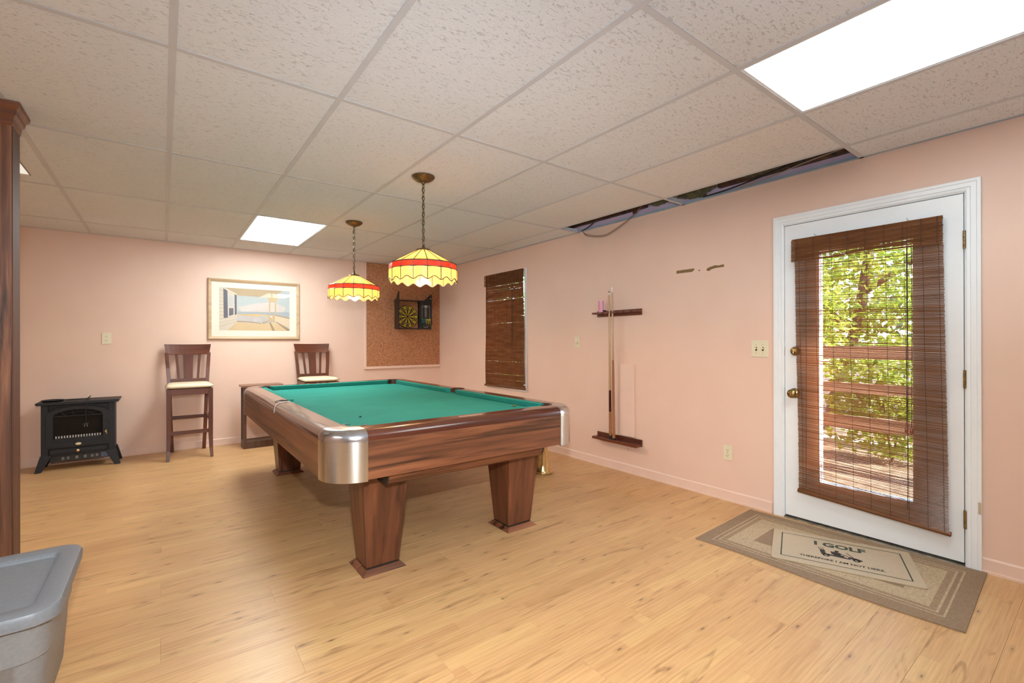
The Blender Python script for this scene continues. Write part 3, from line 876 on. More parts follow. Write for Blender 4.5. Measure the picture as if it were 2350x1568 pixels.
def tree(name, label, cat, base, trunk, blobs, n, leaf, mat, seed, group=None):
    rnd = random.Random(seed)
    t = thing(name, base, label, cat, group)
    b = Vector(base)
    tr = MB()
    for pts, r in trunk: tr.tube([b + Vector(p) for p in pts], r, 9)
    tr.build('trunk', BARK, t, smooth=True)
    m_ = MB(); tot = sum(q[2] for q in blobs)
    for c, rad, wgt in blobs:
        for _ in range(int(n * wgt / tot)):
            while True:
                d = Vector((rnd.uniform(-1, 1), rnd.uniform(-1, 1), rnd.uniform(-1, 1)))
                if 0.15 < d.length < 1: break
            p = b + Vector(c) + Vector((d.x * rad[0], d.y * rad[1], d.z * rad[2]))
            a = Vector((rnd.gauss(0, 1), rnd.gauss(0, 1), rnd.gauss(-0.3, 0.7))).normalized()
            s_ = a.cross(Vector((rnd.gauss(0, 1), rnd.gauss(0, 1), rnd.gauss(0, 1)))).normalized()
            L = leaf * rnd.uniform(0.7, 1.3); W_ = L * 0.30
            nn = a.cross(s_) * L * 0.08
            m_.add([p, p + a * L * 0.45 + s_ * W_ + nn, p + a * L, p + a * L * 0.45 - s_ * W_ + nn], [(0, 1, 2), (0, 2, 3)])
    f_ = m_.build('foliage', mat, t, fix=False); f_['kind'] = 'stuff'
    return t
tree('leafy_tree', 'leafy green tree with a leaning trunk just behind the fence', 'tree', (7.55, 2.55, -0.05),
     [([(0, 0, 0), (0.05, -0.12, 0.7), (0.02, -0.35, 1.5), (0.1, -0.45, 2.4), (0.1, -0.5, 3.6)], [0.09, 0.075, 0.07, 0.06, 0.04]), ([(0.04, -0.3, 1.4), (-0.3, 0.4, 2.1), (-0.4, 0.8, 2.7)], [0.045, 0.03, 0.02]), ([(0.05, -0.4, 1.9), (0.0, -1.0, 2.3), (0.1, -1.5, 2.9)], [0.04, 0.03, 0.015])],
     [((0, -0.3, 2.2), (0.7, 1.5, 0.75), 3), ((0, 0.3, 3.3), (0.9, 1.8, 0.8), 2), ((0.1, -0.2, 1.35), (0.5, 1.3, 0.45), 1.6)], 4200, 0.105, LEAF, 11, 'greenery beyond the fence')
tree('leafy_shrub', 'bushy green shrub growing low between the fence rails', 'shrub', (6.0, 1.45, -0.05),
     [([(0, 0, 0), (0.02, 0.06, 0.4), (0, 0.1, 0.9)], [0.012, 0.009, 0.004]), ([(0, 0, 0), (0.02, -0.05, 0.4), (0, -0.1, 0.9)], [0.012, 0.009, 0.004])],
     [((0, 0, 0.58), (0.22, 0.62, 0.26), 2), ((0, 0, 0.24), (0.20, 0.60, 0.20), 0.8), ((0, 0.15, 0.95), (0.22, 0.45, 0.25), 1)], 2400, 0.075, LEAF, 12, 'greenery beyond the fence')
tree('leafy_shrub', 'tall yellow green shrub brushing the knob side of the door glass view', 'shrub', (6.15, 2.75, -0.05),
     [([(0, 0, 0), (0, 0.05, 0.8), (0.05, -0.1, 1.7)], [0.03, 0.025, 0.01]), ([(0, 0, 0.2), (0.1, -0.25, 1.0), (0.05, -0.35, 1.6)], [0.02, 0.015, 0.008])],
     [((0, -0.15, 1.45), (0.35, 0.75, 0.85), 3)], 2300, 0.085, LEAF, 13, 'greenery beyond the fence')
for k, (x, y, h, lab) in enumerate([(10.5, 0.6, 3.4, 'deep green background tree seen through the hinge side of the door glass'), (11.5, 4.8, 3.8, 'deep green background tree filling the middle of the door glass'), (10.5, 9.4, 3.6, 'deep green background tree beyond the small window')]):
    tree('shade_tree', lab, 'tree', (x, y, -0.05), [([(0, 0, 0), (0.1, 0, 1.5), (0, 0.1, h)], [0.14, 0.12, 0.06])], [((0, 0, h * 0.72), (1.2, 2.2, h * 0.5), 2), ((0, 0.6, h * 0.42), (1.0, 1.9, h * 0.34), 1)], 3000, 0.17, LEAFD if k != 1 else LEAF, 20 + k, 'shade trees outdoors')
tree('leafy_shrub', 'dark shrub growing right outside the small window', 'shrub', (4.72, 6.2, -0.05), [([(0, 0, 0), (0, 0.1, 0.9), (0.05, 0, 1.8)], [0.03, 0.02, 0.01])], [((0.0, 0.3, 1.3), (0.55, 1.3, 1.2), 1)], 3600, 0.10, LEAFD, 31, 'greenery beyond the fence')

tree('leafy_shrub', 'unseen tall shrub added by the outer wall to shade the small window', 'shrub', (4.05, 3.35, -0.05), [([(0, 0, 0), (0, 0.05, 1.2), (0, 0, 2.2)], [0.04, 0.03, 0.01])], [((0, 0, 1.5), (0.36, 0.75, 1.2), 1)], 3500, 0.10, LEAFD, 33, 'greenery beyond the fence')  # out of view, added to keep sun from the window blind
tree('leafy_shrub', 'unseen tall shrub added beyond the hinge side to shade the lower door', 'shrub', (4.0, -1.15, -0.05), [([(0, 0, 0), (0, 0.05, 1.2), (0, 0, 2.0)], [0.04, 0.03, 0.01])], [((0, 0, 1.25), (0.36, 0.6, 1.0), 1)], 3000, 0.10, LEAFD, 34, 'greenery beyond the fence')  # out of view, added to stop a streak of sun on the floor
# ------------------------------------------------------------------ pool table
PX0, PX1, PY0, PY1 = 0.588, 2.172, 2.136, 4.980
ZT, ZJ, ZA = 0.786, 0.736, 0.552      # rail top, rail/apron joint, apron bottom
ZB = 0.748                            # bed cloth
CR = 0.178                            # corner cap radius
RW = 0.122                            # wooden rail width
CW = 0.050                            # cushion width
table = thing('pool_table', ((PX0 + PX1) / 2, (PY0 + PY1) / 2, 0), 'walnut pool table with green cloth and rounded metal corner caps', 'pool table')
# aprons
ai = 0.012
for nm, mt, b in (('apron', WAL_X, (PX0 + CR, PX1 - CR, PY0 + ai * 0, PY0 + 0.03)), ('apron', WAL_X, (PX0 + CR, PX1 - CR, PY1 - 0.03, PY1)), ('apron', WAL_Y, (PX0, PX0 + 0.03, PY0 + CR, PY1 - CR)), ('apron', WAL_Y, (PX1 - 0.03, PX1, PY0 + CR, PY1 - CR))):
    box(nm, mt, table, b[0], b[1], b[2], b[3], ZA, ZJ, bevel=0.002)
# rails: quarter round outer edge, flat top, inner face by the cushion
def rail_profile(n=8):
    """(d,z): d = distance inwards from outer face"""
    rr = ZT - ZJ - 0.004
    pts = [(0.0, ZJ), (0.0, ZJ + 0.004)]
    for k in range(1, n + 1):
        a = math.pi / 2 * k / n
        pts.append((rr * 1.0 * (1 - math.cos(a)), ZJ + 0.004 + rr * math.sin(a)))
    pts += [(RW, ZT), (RW, ZJ)]
    return pts
RP = rail_profile()
PKR = 0.068      # pocket radius
midy = (PY0 + PY1) / 2
SPG = 0.062      # half gap of a side pocket
def rail_seg(axis, side, a, b):
    m_ = MB()
    if axis == 'x': poly = [((PY0 + d) if side == 0 else (PY1 - d), z) for d, z in RP]; m_.prism(poly, 'x', a, b); mt = RAILX
    else: poly = [((PX0 + d) if side == 0 else (PX1 - d), z) for d, z in RP]; m_.prism(poly, 'y', a, b); mt = RAIL
    return m_.build('rail', mt, table, smooth=True)
rail_seg('x', 0, PX0 + CR, PX1 - CR); rail_seg('x', 1, PX0 + CR, PX1 - CR)
for sd in (0, 1):
    rail_seg('y', sd, PY0 + CR, midy - SPG); rail_seg('y', sd, midy + SPG, PY1 - CR)
    # narrow outer piece behind the side pocket
    m_ = MB()
    poly = [((PX0 + min(d, 0.062)) if sd == 0 else (PX1 - min(d, 0.062)), z) for d, z in RP]
    m_.prism(poly, 'y', midy - SPG, midy + SPG)
    m_.build('rail', RAIL, table, smooth=True)
# metal corner caps: top casting and brushed apron corner
def corner(cx, cy, a0):
    """centre of the corner arc, start angle"""
    n = 20
    m_ = MB(); np_ = len(RP)
    # cast top follows the rail profile down to a pocket cut-out
    prof = [(CR - d, z) for d, z in RP if d <= RW] 
    prof = [(CR + 0.002, ZJ - 0.002)] + [(r_ + 0.0015, z + 0.0012) for r_, z in prof[:-2]] 
    inner = 0.052
    prof += [(inner, ZT + 0.0012), (inner, ZJ)]
    vs, fs = [], []
    for k in range(n + 1):
        a = a0 + math.pi / 2 * k / n
        for r_, z in prof: vs.append((cx + r_ * math.cos(a), cy + r_ * math.sin(a), z))
    q = len(prof)
    for k in range(n):
        for j in range(q - 1): fs.append((k * q + j, k * q + j + 1, (k + 1) * q + j + 1, (k + 1) * q + j))
    fs.append(tuple(range(q))); fs.append(tuple(range(n * q, n * q + q)))
    m_.add(vs, fs)
    m_.build('corner_casting', STEELT, table, smooth=True)
    m2 = MB(); vs, fs = [], []
    for k in range(n + 1):
        a = a0 + math.pi / 2 * k / n
        for r_, z in ((CR - 0.002, ZA - 0.008), (CR, ZA - 0.006), (CR, ZJ - 0.003), (CR - 0.01, ZJ - 0.002), (CR - 0.01, ZA - 0.008)):
            vs.append((cx + r_ * math.cos(a), cy + r_ * math.sin(a), z))
    q = 5
    for k in range(n):
        for j in range(q): fs.append((k * q + j, k * q + (j + 1) % q, (k + 1) * q + (j + 1) % q, (k + 1) * q + j))
    fs.append(tuple(range(q))); fs.append(tuple(range(n * q, n * q + q)))
    m2.add(vs, fs)
    m2.build('corner_plate', STEELB, table, smooth=True)
    # pocket liner: dark rim and well
    m3 = MB(); vs, fs = [], []
    pc = (cx, cy)
    prof3 = [(0.066, ZT + 0.0018), (0.055, ZT + 0.004), (0.048, ZT + 0.001), (0.046, ZB - 0.06), (0.050, ZB - 0.06)]
    nn = 20; span = math.pi * 1.05
    for k in range(nn + 1):
        a = a0 + math.pi / 4 - span / 2 + span * k / nn
        for r_, z in prof3: vs.append((pc[0] + r_ * math.cos(a), pc[1] + r_ * math.sin(a), z))
    q = len(prof3)
    for k in range(nn):
        for j in range(q - 1): fs.append((k * q + j, k * q + j + 1, (k + 1) * q + j + 1, (k + 1) * q + j))
    m3.add(vs, fs)
    m3.build('pocket_liner', LEATH, table, smooth=True)
    return
corner(PX0 + CR, PY0 + CR, math.pi); corner(PX1 - CR, PY0 + CR, -math.pi / 2)
corner(PX1 - CR, PY1 - CR, 0); corner(PX0 + CR, PY1 - CR, math.pi / 2)
# bed with pocket holes: slate slab under cloth
bedm = MB()
bx0, bx1, by0, by1 = PX0 + RW - 0.02, PX1 - RW + 0.02, PY0 + RW - 0.02, PY1 - RW + 0.02
cp = CR - RW + 0.02 + 0.030        # corner cut-off
def arc(c, r, a, b, n=8): return [(c[0] + r * math.cos(a + (b - a) * k / n), c[1] + r * math.sin(a + (b - a) * k / n)) for k in range(n + 1)]
hp = math.pi / 2
poly = []
rC = 0.072
for (c, s0) in (((PX0 + CR - 0.012, PY0 + CR - 0.012), 0), ((PX1 - CR + 0.012, PY0 + CR - 0.012), 1), ((PX1 - CR + 0.012, PY1 - CR + 0.012), 2), ((PX0 + CR - 0.012, PY1 - CR + 0.012), 3)):
    base_a = [math.pi * 0.75, math.pi * 1.25, math.pi * 1.75, math.pi * 0.25][s0]
    poly += arc(c, rC, base_a, base_a - math.pi, 8) if False else [(c[0] + rC * math.cos(base_a - math.pi * k / 8), c[1] + rC * math.sin(base_a - math.pi * k / 8)) for k in range(9)]
    if s0 == 1:
        poly += [(PX1 - 0.095 + 0.05 * math.cos(t), midy + 0.05 * math.sin(t)) for t in [-hp - hp * 0 - math.pi * k / 8 for k in range(9)]]
    if s0 == 3:
        poly += [(PX0 + 0.095 + 0.05 * math.cos(t), midy + 0.05 * math.sin(t)) for t in [hp - math.pi * k / 8 for k in range(9)]]
bed = MB().prism(poly, 'z', ZB - 0.05, ZB).build('bed', FELT, table)
# under-frame keeps light from passing between apron and bed
box('under_frame', DARK, table, PX0 + 0.14, PX1 - 0.14, PY0 + 0.14, PY1 - 0.14, ZA + 0.004, ZB - 0.052)
# cushions: trapezoid in plan, wedge in section
def cushion(axis, side, a, b, ca, cb):
    """runs from a to b at the rail; nose ends pulled in by ca / cb"""
    nose_z, top_in = ZB + 0.036, ZT - 0.001
    def P(d, t, z):
        if axis == 'x': return (t, (PY0 + RW + d) if side == 0 else (PY1 - RW - d), z)
        return ((PX0 + RW + d) if side == 0 else (PX1 - RW - d), t, z)
    pts = [(0.0, 0, top_in), (CW, 1, nose_z), (CW - 0.012, 1, ZB + 0.001), (0.0, 0, ZB + 0.001)]
    m_ = MB()
    va = [P(d, a + ca * f, z) for d, f, z in pts]; vb = [P(d, b - cb * f, z) for d, f, z in pts]
    m_.add(va + vb, [(0, 1, 2, 3), (4, 5, 6, 7), (0, 1, 5, 4), (1, 2, 6, 5), (2, 3, 7, 6), (3, 0, 4, 7)])
    return m_.build('cushion', FELT, table, bevel=0.004)
e0 = 0.195 - 0.03
for sd in (0, 1):
    cushion('x', sd, PX0 + CR + 0.012, PX1 - CR - 0.012, 0.045, 0.045)
    cushion('y', sd, PY0 + CR + 0.012, midy - SPG - 0.003, 0.045, 0.016)
    cushion('y', sd, midy + SPG + 0.003, PY1 - CR - 0.012, 0.016, 0.045)
    # side pocket liner
    cx = (PX0 + 0.098) if sd == 0 else (PX1 - 0.098)
    vs, fs = [], []
    prof3 = [(0.068, ZT + 0.0015), (0.058, ZT + 0.004), (0.053, ZT + 0.0005), (0.052, ZB - 0.06), (0.056, ZB - 0.06)]
    nn = 18
    for k in range(nn + 1):
        a = (math.pi / 2 if sd == 0 else -math.pi / 2) + math.pi * k / nn
        for r_, z in prof3: vs.append((cx + r_ * math.cos(a), midy + r_ * math.sin(a), z))
    q = len(prof3)
    for k in range(nn):
        for j in range(q - 1): fs.append((k * q + j, k * q + j + 1, (k + 1) * q + j + 1, (k + 1) * q + j))
    MB().add(vs, fs).build('pocket_liner', LEATH, table, smooth=True)
# rail name plate on the near rail
box('name_plate', pm('worn_plate', (0.55, 0.36, 0.25), (0.42, 0.26, 0.18), 60, 0.35), table, 1.300, 1.452, PY0 + 0.062, PY0 + 0.090, ZT, ZT + 0.0012)
# ball return trough under the near apron
tp = [(PY0 + 0.035, ZA - 0.001), (PY0 + 0.040, ZA - 0.030), (PY0 + 0.050, ZA - 0.050), (PY0 + 0.066, ZA - 0.060), (PY0 + 0.20, ZA - 0.060), (PY0 + 0.20, ZA - 0.001)]
tro = MB().prism(tp, 'x', 0.883, 1.877).build('ball_return', WAL_X, table, bevel=0.002)
for xx in (0.876, 1.877): MB().prism([(y - 0.002, z) for y, z in tp], 'x', xx, xx + 0.007).build('end_cap', BLACKP, tro)
# legs
for lx in (0.924, 1.836):
    for ly in (2.437, 4.679):
        hb = (0.090, 0.082); ht = (0.124, 0.135)
        zb_, zt_ = 0.030, ZA + 0.001
        m_ = MB().hexa([(lx - hb[0], ly - hb[1], zb_), (lx + hb[0], ly - hb[1], zb_), (lx + hb[0], ly + hb[1], zb_), (lx - hb[0], ly + hb[1], zb_),
                        (lx - ht[0], ly - ht[1], zt_), (lx + ht[0], ly - ht[1], zt_), (lx + ht[0], ly + ht[1], zt_), (lx - ht[0], ly + ht[1], zt_)])
        lg = m_.build('leg', WAL_Z, table, bevel=0.004)
        a, b, c_, d_ = 0.117, 0.113, 0.092, 0.088
        MB().hexa([(lx - a, ly - b, 0), (lx + a, ly - b, 0), (lx + a, ly + b, 0), (lx - a, ly + b, 0), (lx - c_, ly - d_, 0.022), (lx + c_, ly - d_, 0.022), (lx + c_, ly + d_, 0.022), (lx - c_, ly + d_, 0.022)]).build('foot_plinth', WAL_X, lg)
        box('leveller', BLACKP, lg, lx - 0.086, lx + 0.086, ly - 0.078, ly + 0.078, 0.020, 0.033)
# things lying on the table
tag(MB().lathe([(0.0, 0), (0.006, 0), (0.006, 0.022), (0.004, 0.024), (0.0, 0.024)], (1.934, 2.557, ZB + 0.0065), 12, 'x', close=False).build('brass_ferrule', BRASSB, smooth=True), 'tiny brass ferrule lying on the green table cloth', 'ferrule')
tag(lump('chalk_crumb', BLACKP, None, (0.943, 2.761, ZB + 0.004), (0.007, 0.006, 0.004), seed=9), 'small black crumb lying on the green table cloth', 'crumb')
FILM = glass('clear_tape_film', (0.93, 0.90, 0.86), 0.80, 0.12)
FILMW = pm('white_string', (0.75, 0.72, 0.68), None, 60, 0.6)
tp = thing('packing_tape', (PX0 + 0.03, 3.46, ZT), 'strip of clear tape stuck over the table rail by the side pocket', 'tape')
m_ = MB(); pts = [(d, z) for d, z in RP if d < 0.09 and z > ZJ][1:] + [(0.095, ZT)]
vs = []
for d, z in pts:
    for y in (3.40, 3.462): vs.append((PX0 + d - 0.0012, y + d * 0.15, z + 0.0012))
m_.add(vs, [(2 * k, 2 * k + 1, 2 * k + 3, 2 * k + 2) for k in range(len(pts) - 1)]); m_.build('film', FILM, tp)
wire('white_string', [(PX0 + 0.115, 3.49, ZT + 0.003), (PX0 + 0.07, 3.47, ZT + 0.004), (PX0 + 0.03, 3.43, ZT + 0.003), (PX0 + 0.004, 3.40, ZT - 0.018), (PX0 - 0.003, 3.39, ZJ - 0.004)], 0.0022, FILMW, 'short white string draped over the table rail by the side pocket', 'string')
m_ = MB(); vs = []
for k in range(17):
    y = 3.38 - 1.0 * k / 16
    x = PX0 + 0.036 + 0.010 * math.sin(k * 0.9)
    for dx, dz in ((0, 0.0035), (0.012, 0.007 + 0.003 * math.sin(k * 1.7)), (0.024, 0.0035)): vs.append((x + dx, y, ZT + dz - max(0, 0.05 - (x + dx - PX0)) * 0.2))
m_.add(vs, [(3 * k + j, 3 * k + j + 1, 3 * k + j + 4, 3 * k + j + 3) for k in range(16) for j in (0, 1)])
tag(m_.build('plastic_film', FILM, smooth=True), 'long wrinkled strip of clear film lying along the table side rail', 'film')

# ------------------------------------------------------------------ pendant lamps
CREAMG = translucent('cream_slag_glass', (0.74, 0.42, 0.11), (0.80, 0.50, 0.16), 12, 0.40, 0.05, rnd=True)
REDG = translucent('ruby_glass', (0.50, 0.010, 0.008), (0.60, 0.03, 0.012), 10, 0.55, 0.06, rnd=True)
LEAD = pm('lead_came', (0.10, 0.08, 0.07), (0.16, 0.13, 0.11), 60, 0.45, metal=0.6)
def bulb_mat():
    k = N('lit_bulb_glass')
    k.b.inputs['Emission Color'].default_value = (1.0, 0.72, 0.40, 1)
    k.b.inputs['Emission Strength'].default_value = 12.0
    k.m.cycles.emission_sampling = 'NONE'
    return k.m
BULBM = bulb_mat()
def pendant(cx, cy, label):
    t = thing('pendant_lamp', (cx, cy, ZC), label, 'pendant lamp', 'stained glass lamps over the pool table')
    z = ZC - 0.0015
    MB().lathe([(0.0, 0), (0.076, 0), (0.077, -0.004), (0.070, -0.014), (0.050, -0.028), (0.026, -0.036), (0.012, -0.040), (0.010, -0.052), (0.0, -0.052)], (cx, cy, z), 32, close=False).build('canopy', DBRASS, t, smooth=True)
    ch = MB(); ztop, zbot = z - 0.050, 1.853
    n = 15; L = (ztop - zbot) / n
    for k in range(n):
        zc = ztop - (k + 0.5) * L
        ax = (1, 0, 0) if k % 2 else (0, 1, 0)
        ch.torus((cx, cy, zc), ax, (0, 0, 1), 0.009, L * 0.60, 0.0024, 14, 6)
    ch.build('chain', DBRASS, t, smooth=True)
    cd = MB().tube([(cx + 0.006 * math.sin(k * 1.9), cy + 0.006 * math.cos(k * 1.9), ztop - (ztop - zbot) * k / 24) for k in range(25)], 0.0028, 6).build('cord', BLACKP, t, smooth=True)
    zc = 1.818
    MB().lathe([(0.0, 0.036), (0.007, 0.036), (0.009, 0.020), (0.014, 0.012), (0.030, 0.008), (0.048, 0.002), (0.050, -0.004), (0.044, -0.006)], (cx, cy, zc), 28, close=False).build('shade_cap', DBRASS, t, smooth=True)
    NP = 16
    r0, z0 = 0.044, zc - 0.004
    r1, z1 = 0.222, 1.717
    r2, z2 = 0.226, 1.678
    zb_, amp = 1.606, 0.011
    def pt(r, a, z): return (cx + r * math.cos(a), cy + r * math.sin(a), z)
    # lead came
    m_ = MB()
    da = 2 * math.pi / NP; off = 0.05
    for k in range(NP):
        a = off + k * da
        m_.tube([pt(r0, a, z0), pt(r1, a, z1), pt(r2, a, z2), pt(r2, a, zb_ - amp)], 0.0030, 5)
    for r_, z_ in ((r1, z1), (r2, z2)):
        m_.tube([pt(r_, off + k * da, z_) for k in range(NP + 1)], 0.0040, 5)
    rim = []
    SUB = 8
    for k in range(NP * SUB + 1):
        f = (k % SUB) / SUB
        rim.append(pt(r2, off + k * da / SUB, zb_ - amp * math.cos(2 * math.pi * f)))
    m_.tube(rim, 0.0030, 5)
    sh = m_.build('shade', LEAD, t)
    for k in range(NP):
        a, b = off + k * da, off + (k + 1) * da
        MB().add([pt(r0, a, z0), pt(r0, b, z0), pt(r1, b, z1), pt(r1, a, z1)], [(0, 1, 2, 3)]).build('glass_pane', CREAMG, sh)
        MB().add([pt(r1, a, z1), pt(r1, b, z1), pt(r2, b, z2), pt(r2, a, z2)], [(0, 1, 2, 3)]).build('glass_pane', REDG, sh)
        vs = [pt(r2, a, z2), pt(r2, b, z2)]
        top, bot = [], []
        for j in range(SUB + 1):
            q = a + (b - a) * j / SUB
            top.append(pt(r2, q, z2)); bot.append(pt(r2, q, zb_ - amp * math.cos(2 * math.pi * j / SUB)))
        MB().add(top + bot, [(j, j + 1, SUB + 2 + j, SUB + 1 + j) for j in range(SUB)]).build('glass_pane', CREAMG, sh)
    # bulb and socket
    so = MB().lathe([(0.0, 0), (0.018, 0), (0.018, -0.045), (0.0, -0.045)], (cx, cy, zc - 0.006), 16, close=False).build('socket', BRASS, t, smooth=True)
    MB().lathe([(0.013, 0), (0.015, -0.018), (0.026, -0.040), (0.030, -0.058), (0.026, -0.076), (0.014, -0.087), (0.0, -0.090)], (cx, cy, zc - 0.048), 16, close=False).build('bulb', BULBM, t, smooth=True)
    ld = bpy.data.lights.new('bulb_light', 'POINT'); ld.energy = BULB; ld.color = (1.0, 0.72, 0.42); ld.shadow_soft_size = 0.035
    lo = bpy.data.objects.new('bulb_light', ld); COL.objects.link(lo); lo.parent = t
    lo.location = Vector((0, 0, zc - 0.105 - 0.07 - ZC))
    return t
pendant(1.400, 2.845, 'stained glass pendant lamp over the table half away from the stools')
pendant(1.417, 4.313, 'stained glass pendant lamp over the table half beside the stools')

# ------------------------------------------------------------------ bar stools
def stool(cx, label):
    t = thing('bar_stool', (cx, 6.02, 0), label, 'bar stool', 'bar stools along the picture wall')
    fx, yf, yb = 0.190, 5.800, 6.235
    lz = 0.690
    for sg in (-1, 1):
        # front legs flare outward at the foot
        m_ = MB(); w_ = 0.019
        lev = [(0.0, 0.022, 0.0, 0.70), (0.10, 0.008, 0.004, 0.85), (0.22, 0.0, 0.008, 1.0), (lz + 0.03, 0.0, 0.008, 1.05)]
        vs, fs = [], []
        for z, o_, dy, sc in lev:
            x_, y_ = cx + sg * (fx - 0.012 + o_ * 0.4), yf + 0.006 - o_ + dy
            h = w_ * sc
            vs += [(x_ - h, y_ - h, z), (x_ + h, y_ - h, z), (x_ + h, y_ + h, z), (x_ - h, y_ + h, z)]
        for k in range(3):
            for j in range(4): fs.append((k * 4 + j, k * 4 + (j + 1) % 4, k * 4 + 4 + (j + 1) % 4, k * 4 + 4 + j))
        fs += [(0, 3, 2, 1), (12, 13, 14, 15)]
        m_.add(vs, fs); m_.build('leg', CHERRY, t, bevel=0.002)
        # back legs run up as stiles of the backrest
        m_ = MB(); vs, fs = [], []
        lev = [(0.0, 0.145, 0.045), (0.35, 0.158, 0.0), (0.72, 0.170, -0.005), (0.92, 0.182, 0.015), (1.085, 0.193, 0.045)]
        for z, xo, dy in lev:
            x_, y_ = cx + sg * xo, yb + dy
            h = 0.017
            vs += [(x_ - h, y_ - h, z), (x_ + h, y_ - h, z), (x_ + h, y_ + h, z), (x_ - h, y_ + h, z)]
        for k in range(len(lev) - 1):
            for j in range(4): fs.append((k * 4 + j, k * 4 + (j + 1) % 4, k * 4 + 4 + (j + 1) % 4, k * 4 + 4 + j))
        fs += [(0, 3, 2, 1), tuple(range(4 * (len(lev) - 1), 4 * len(lev)))]
        m_.add(vs, fs); m_.build('leg', CHERRY, t, bevel=0.002)
        # side stretchers and side apron
        box('stretcher', CHERRY, t, cx + sg * 0.165 - 0.010, cx + sg * 0.165 + 0.010, yf + 0.02, yb - 0.012, 0.395, 0.425, bevel=0.002)
        box('seat_apron', CHERRY, t, cx + sg * 0.178 - 0.010, cx + sg * 0.178 + 0.010, yf + 0.02, yb - 0.015, 0.660, 0.722)
    box('stretcher', CHERRYX, t, cx - 0.165, cx + 0.165, yf + 0.002, yf + 0.026, 0.255, 0.293, bevel=0.002)
    box('stretcher', CHERRYX, t, cx - 0.150, cx + 0.150, yb - 0.012, yb + 0.012, 0.360, 0.396, bevel=0.002)
    box('seat_apron', CHERRYX, t, cx - 0.165, cx + 0.165, yf - 0.003, yf + 0.024, 0.660, 0.722, bevel=0.002)
    box('seat_apron', CHERRYX, t, cx - 0.155, cx + 0.155, yb - 0.018, yb + 0.006, 0.660, 0.722)
    # padded seat: domed pillow
    m_ = MB(); nx, ny = 14, 14; vs, fs = [], []
    for layer in (0, 1):
        for i in range(nx + 1):
            for j in range(ny + 1):
                u, v = 2 * i / nx - 1, 2 * j / ny - 1
                hw = 0.212 - 0.012 * (v + 1) / 2
                x_, y_ = cx + u * hw, 6.005 + v * 0.222
                e = max(0.0, (1 - abs(u) ** 5)) * max(0.0, (1 - abs(v) ** 5))
                # rounded plan corners
                if abs(u) > 0.8 and abs(v) > 0.8:
                    du, dv = (abs(u) - 0.8) / 0.2, (abs(v) - 0.8) / 0.2
                    q = max(1.0, math.hypot(du, dv))
                    x_ = cx + math.copysign((0.8 + 0.2 * du / q) * hw, u); y_ = 6.005 + math.copysign((0.8 + 0.2 * dv / q) * 0.222, v)
                z_ = 0.745 + (0.028 * e ** 0.4 if layer else -0.023 * e ** 0.25)
                vs.append((x_, y_, z_))
    k1 = (nx + 1) * (ny + 1)
    for layer in (0, 1):
        for i in range(nx):
            for j in range(ny):
                a = layer * k1 + i * (ny + 1) + j
                fs.append((a, a + ny + 1, a + ny + 2, a + 1))
    m_.add(vs, fs)
    so = m_.build('seat_cushion', CREAM, t, smooth=True)
    bm = bmesh.new(); bm.from_mesh(so.data); bmesh.ops.remove_doubles(bm, verts=bm.verts, dist=0.0008); bmesh.ops.recalc_face_normals(bm, faces=bm.faces); bm.to_mesh(so.data); bm.free()
    # crest rail, curved, flaring upwards
    m_ = MB(); vs, fs = [], []
    n = 10
    for k in range(n + 1):
        u = 2 * k / n - 1
        bow = 0.022 * (1 - u * u)
        for z, hw, dy in ((1.070, 0.196, 0.038), (1.180, 0.214, 0.062)):
            for th in (-0.011, 0.011):
                vs.append((cx + u * hw, yb + dy + bow + th, z - (0.004 * (1 - u * u) if z < 1.1 else 0.003 * (1 - u * u))))
    for k in range(n):
        a = k * 4; b = a + 4
        fs += [(a, b, b + 2, a + 2), (a + 1, a + 3, b + 3, b + 1), (a + 2, b + 2, b + 3, a + 3), (a, a + 1, b + 1, b)]
    fs += [(0, 2, 3, 1), (n * 4, n * 4 + 1, n * 4 + 3, n * 4 + 2)]
    m_.add(vs, fs); m_.build('crest_rail', CHERRYX, t, bevel=0.002)
    box('lower_rail', CHERRYX, t, cx - 0.165, cx + 0.165, yb - 0.006, yb + 0.016, 0.765, 0.800)
    def slat(xt, xb, wt, wb):
        y0, y1 = yb + 0.004, yb + 0.056
        MB().hexa([(cx + xb - wb, y0 - 0.006, 0.795), (cx + xb + wb, y0 - 0.006, 0.795), (cx + xb + wb, y0 + 0.006, 0.795), (cx + xb - wb, y0 + 0.006, 0.795),
                   (cx + xt - wt, y1 - 0.006, 1.075), (cx + xt + wt, y1 - 0.006, 1.075), (cx + xt + wt, y1 + 0.006, 1.075), (cx + xt - wt, y1 + 0.006, 1.075)]).build('slat', CHERRY, t, bevel=0.0015)
    slat(0.0, 0.0, 0.046, 0.040); slat(-0.106, -0.086, 0.013, 0.012); slat(0.106, 0.086, 0.013, 0.012)
    return t
stool(0.223, 'cherry wood bar stool with cream seat standing clear beside the black stove heater')
stool(1.525, 'cherry wood bar stool with cream seat half hidden behind the pool table')

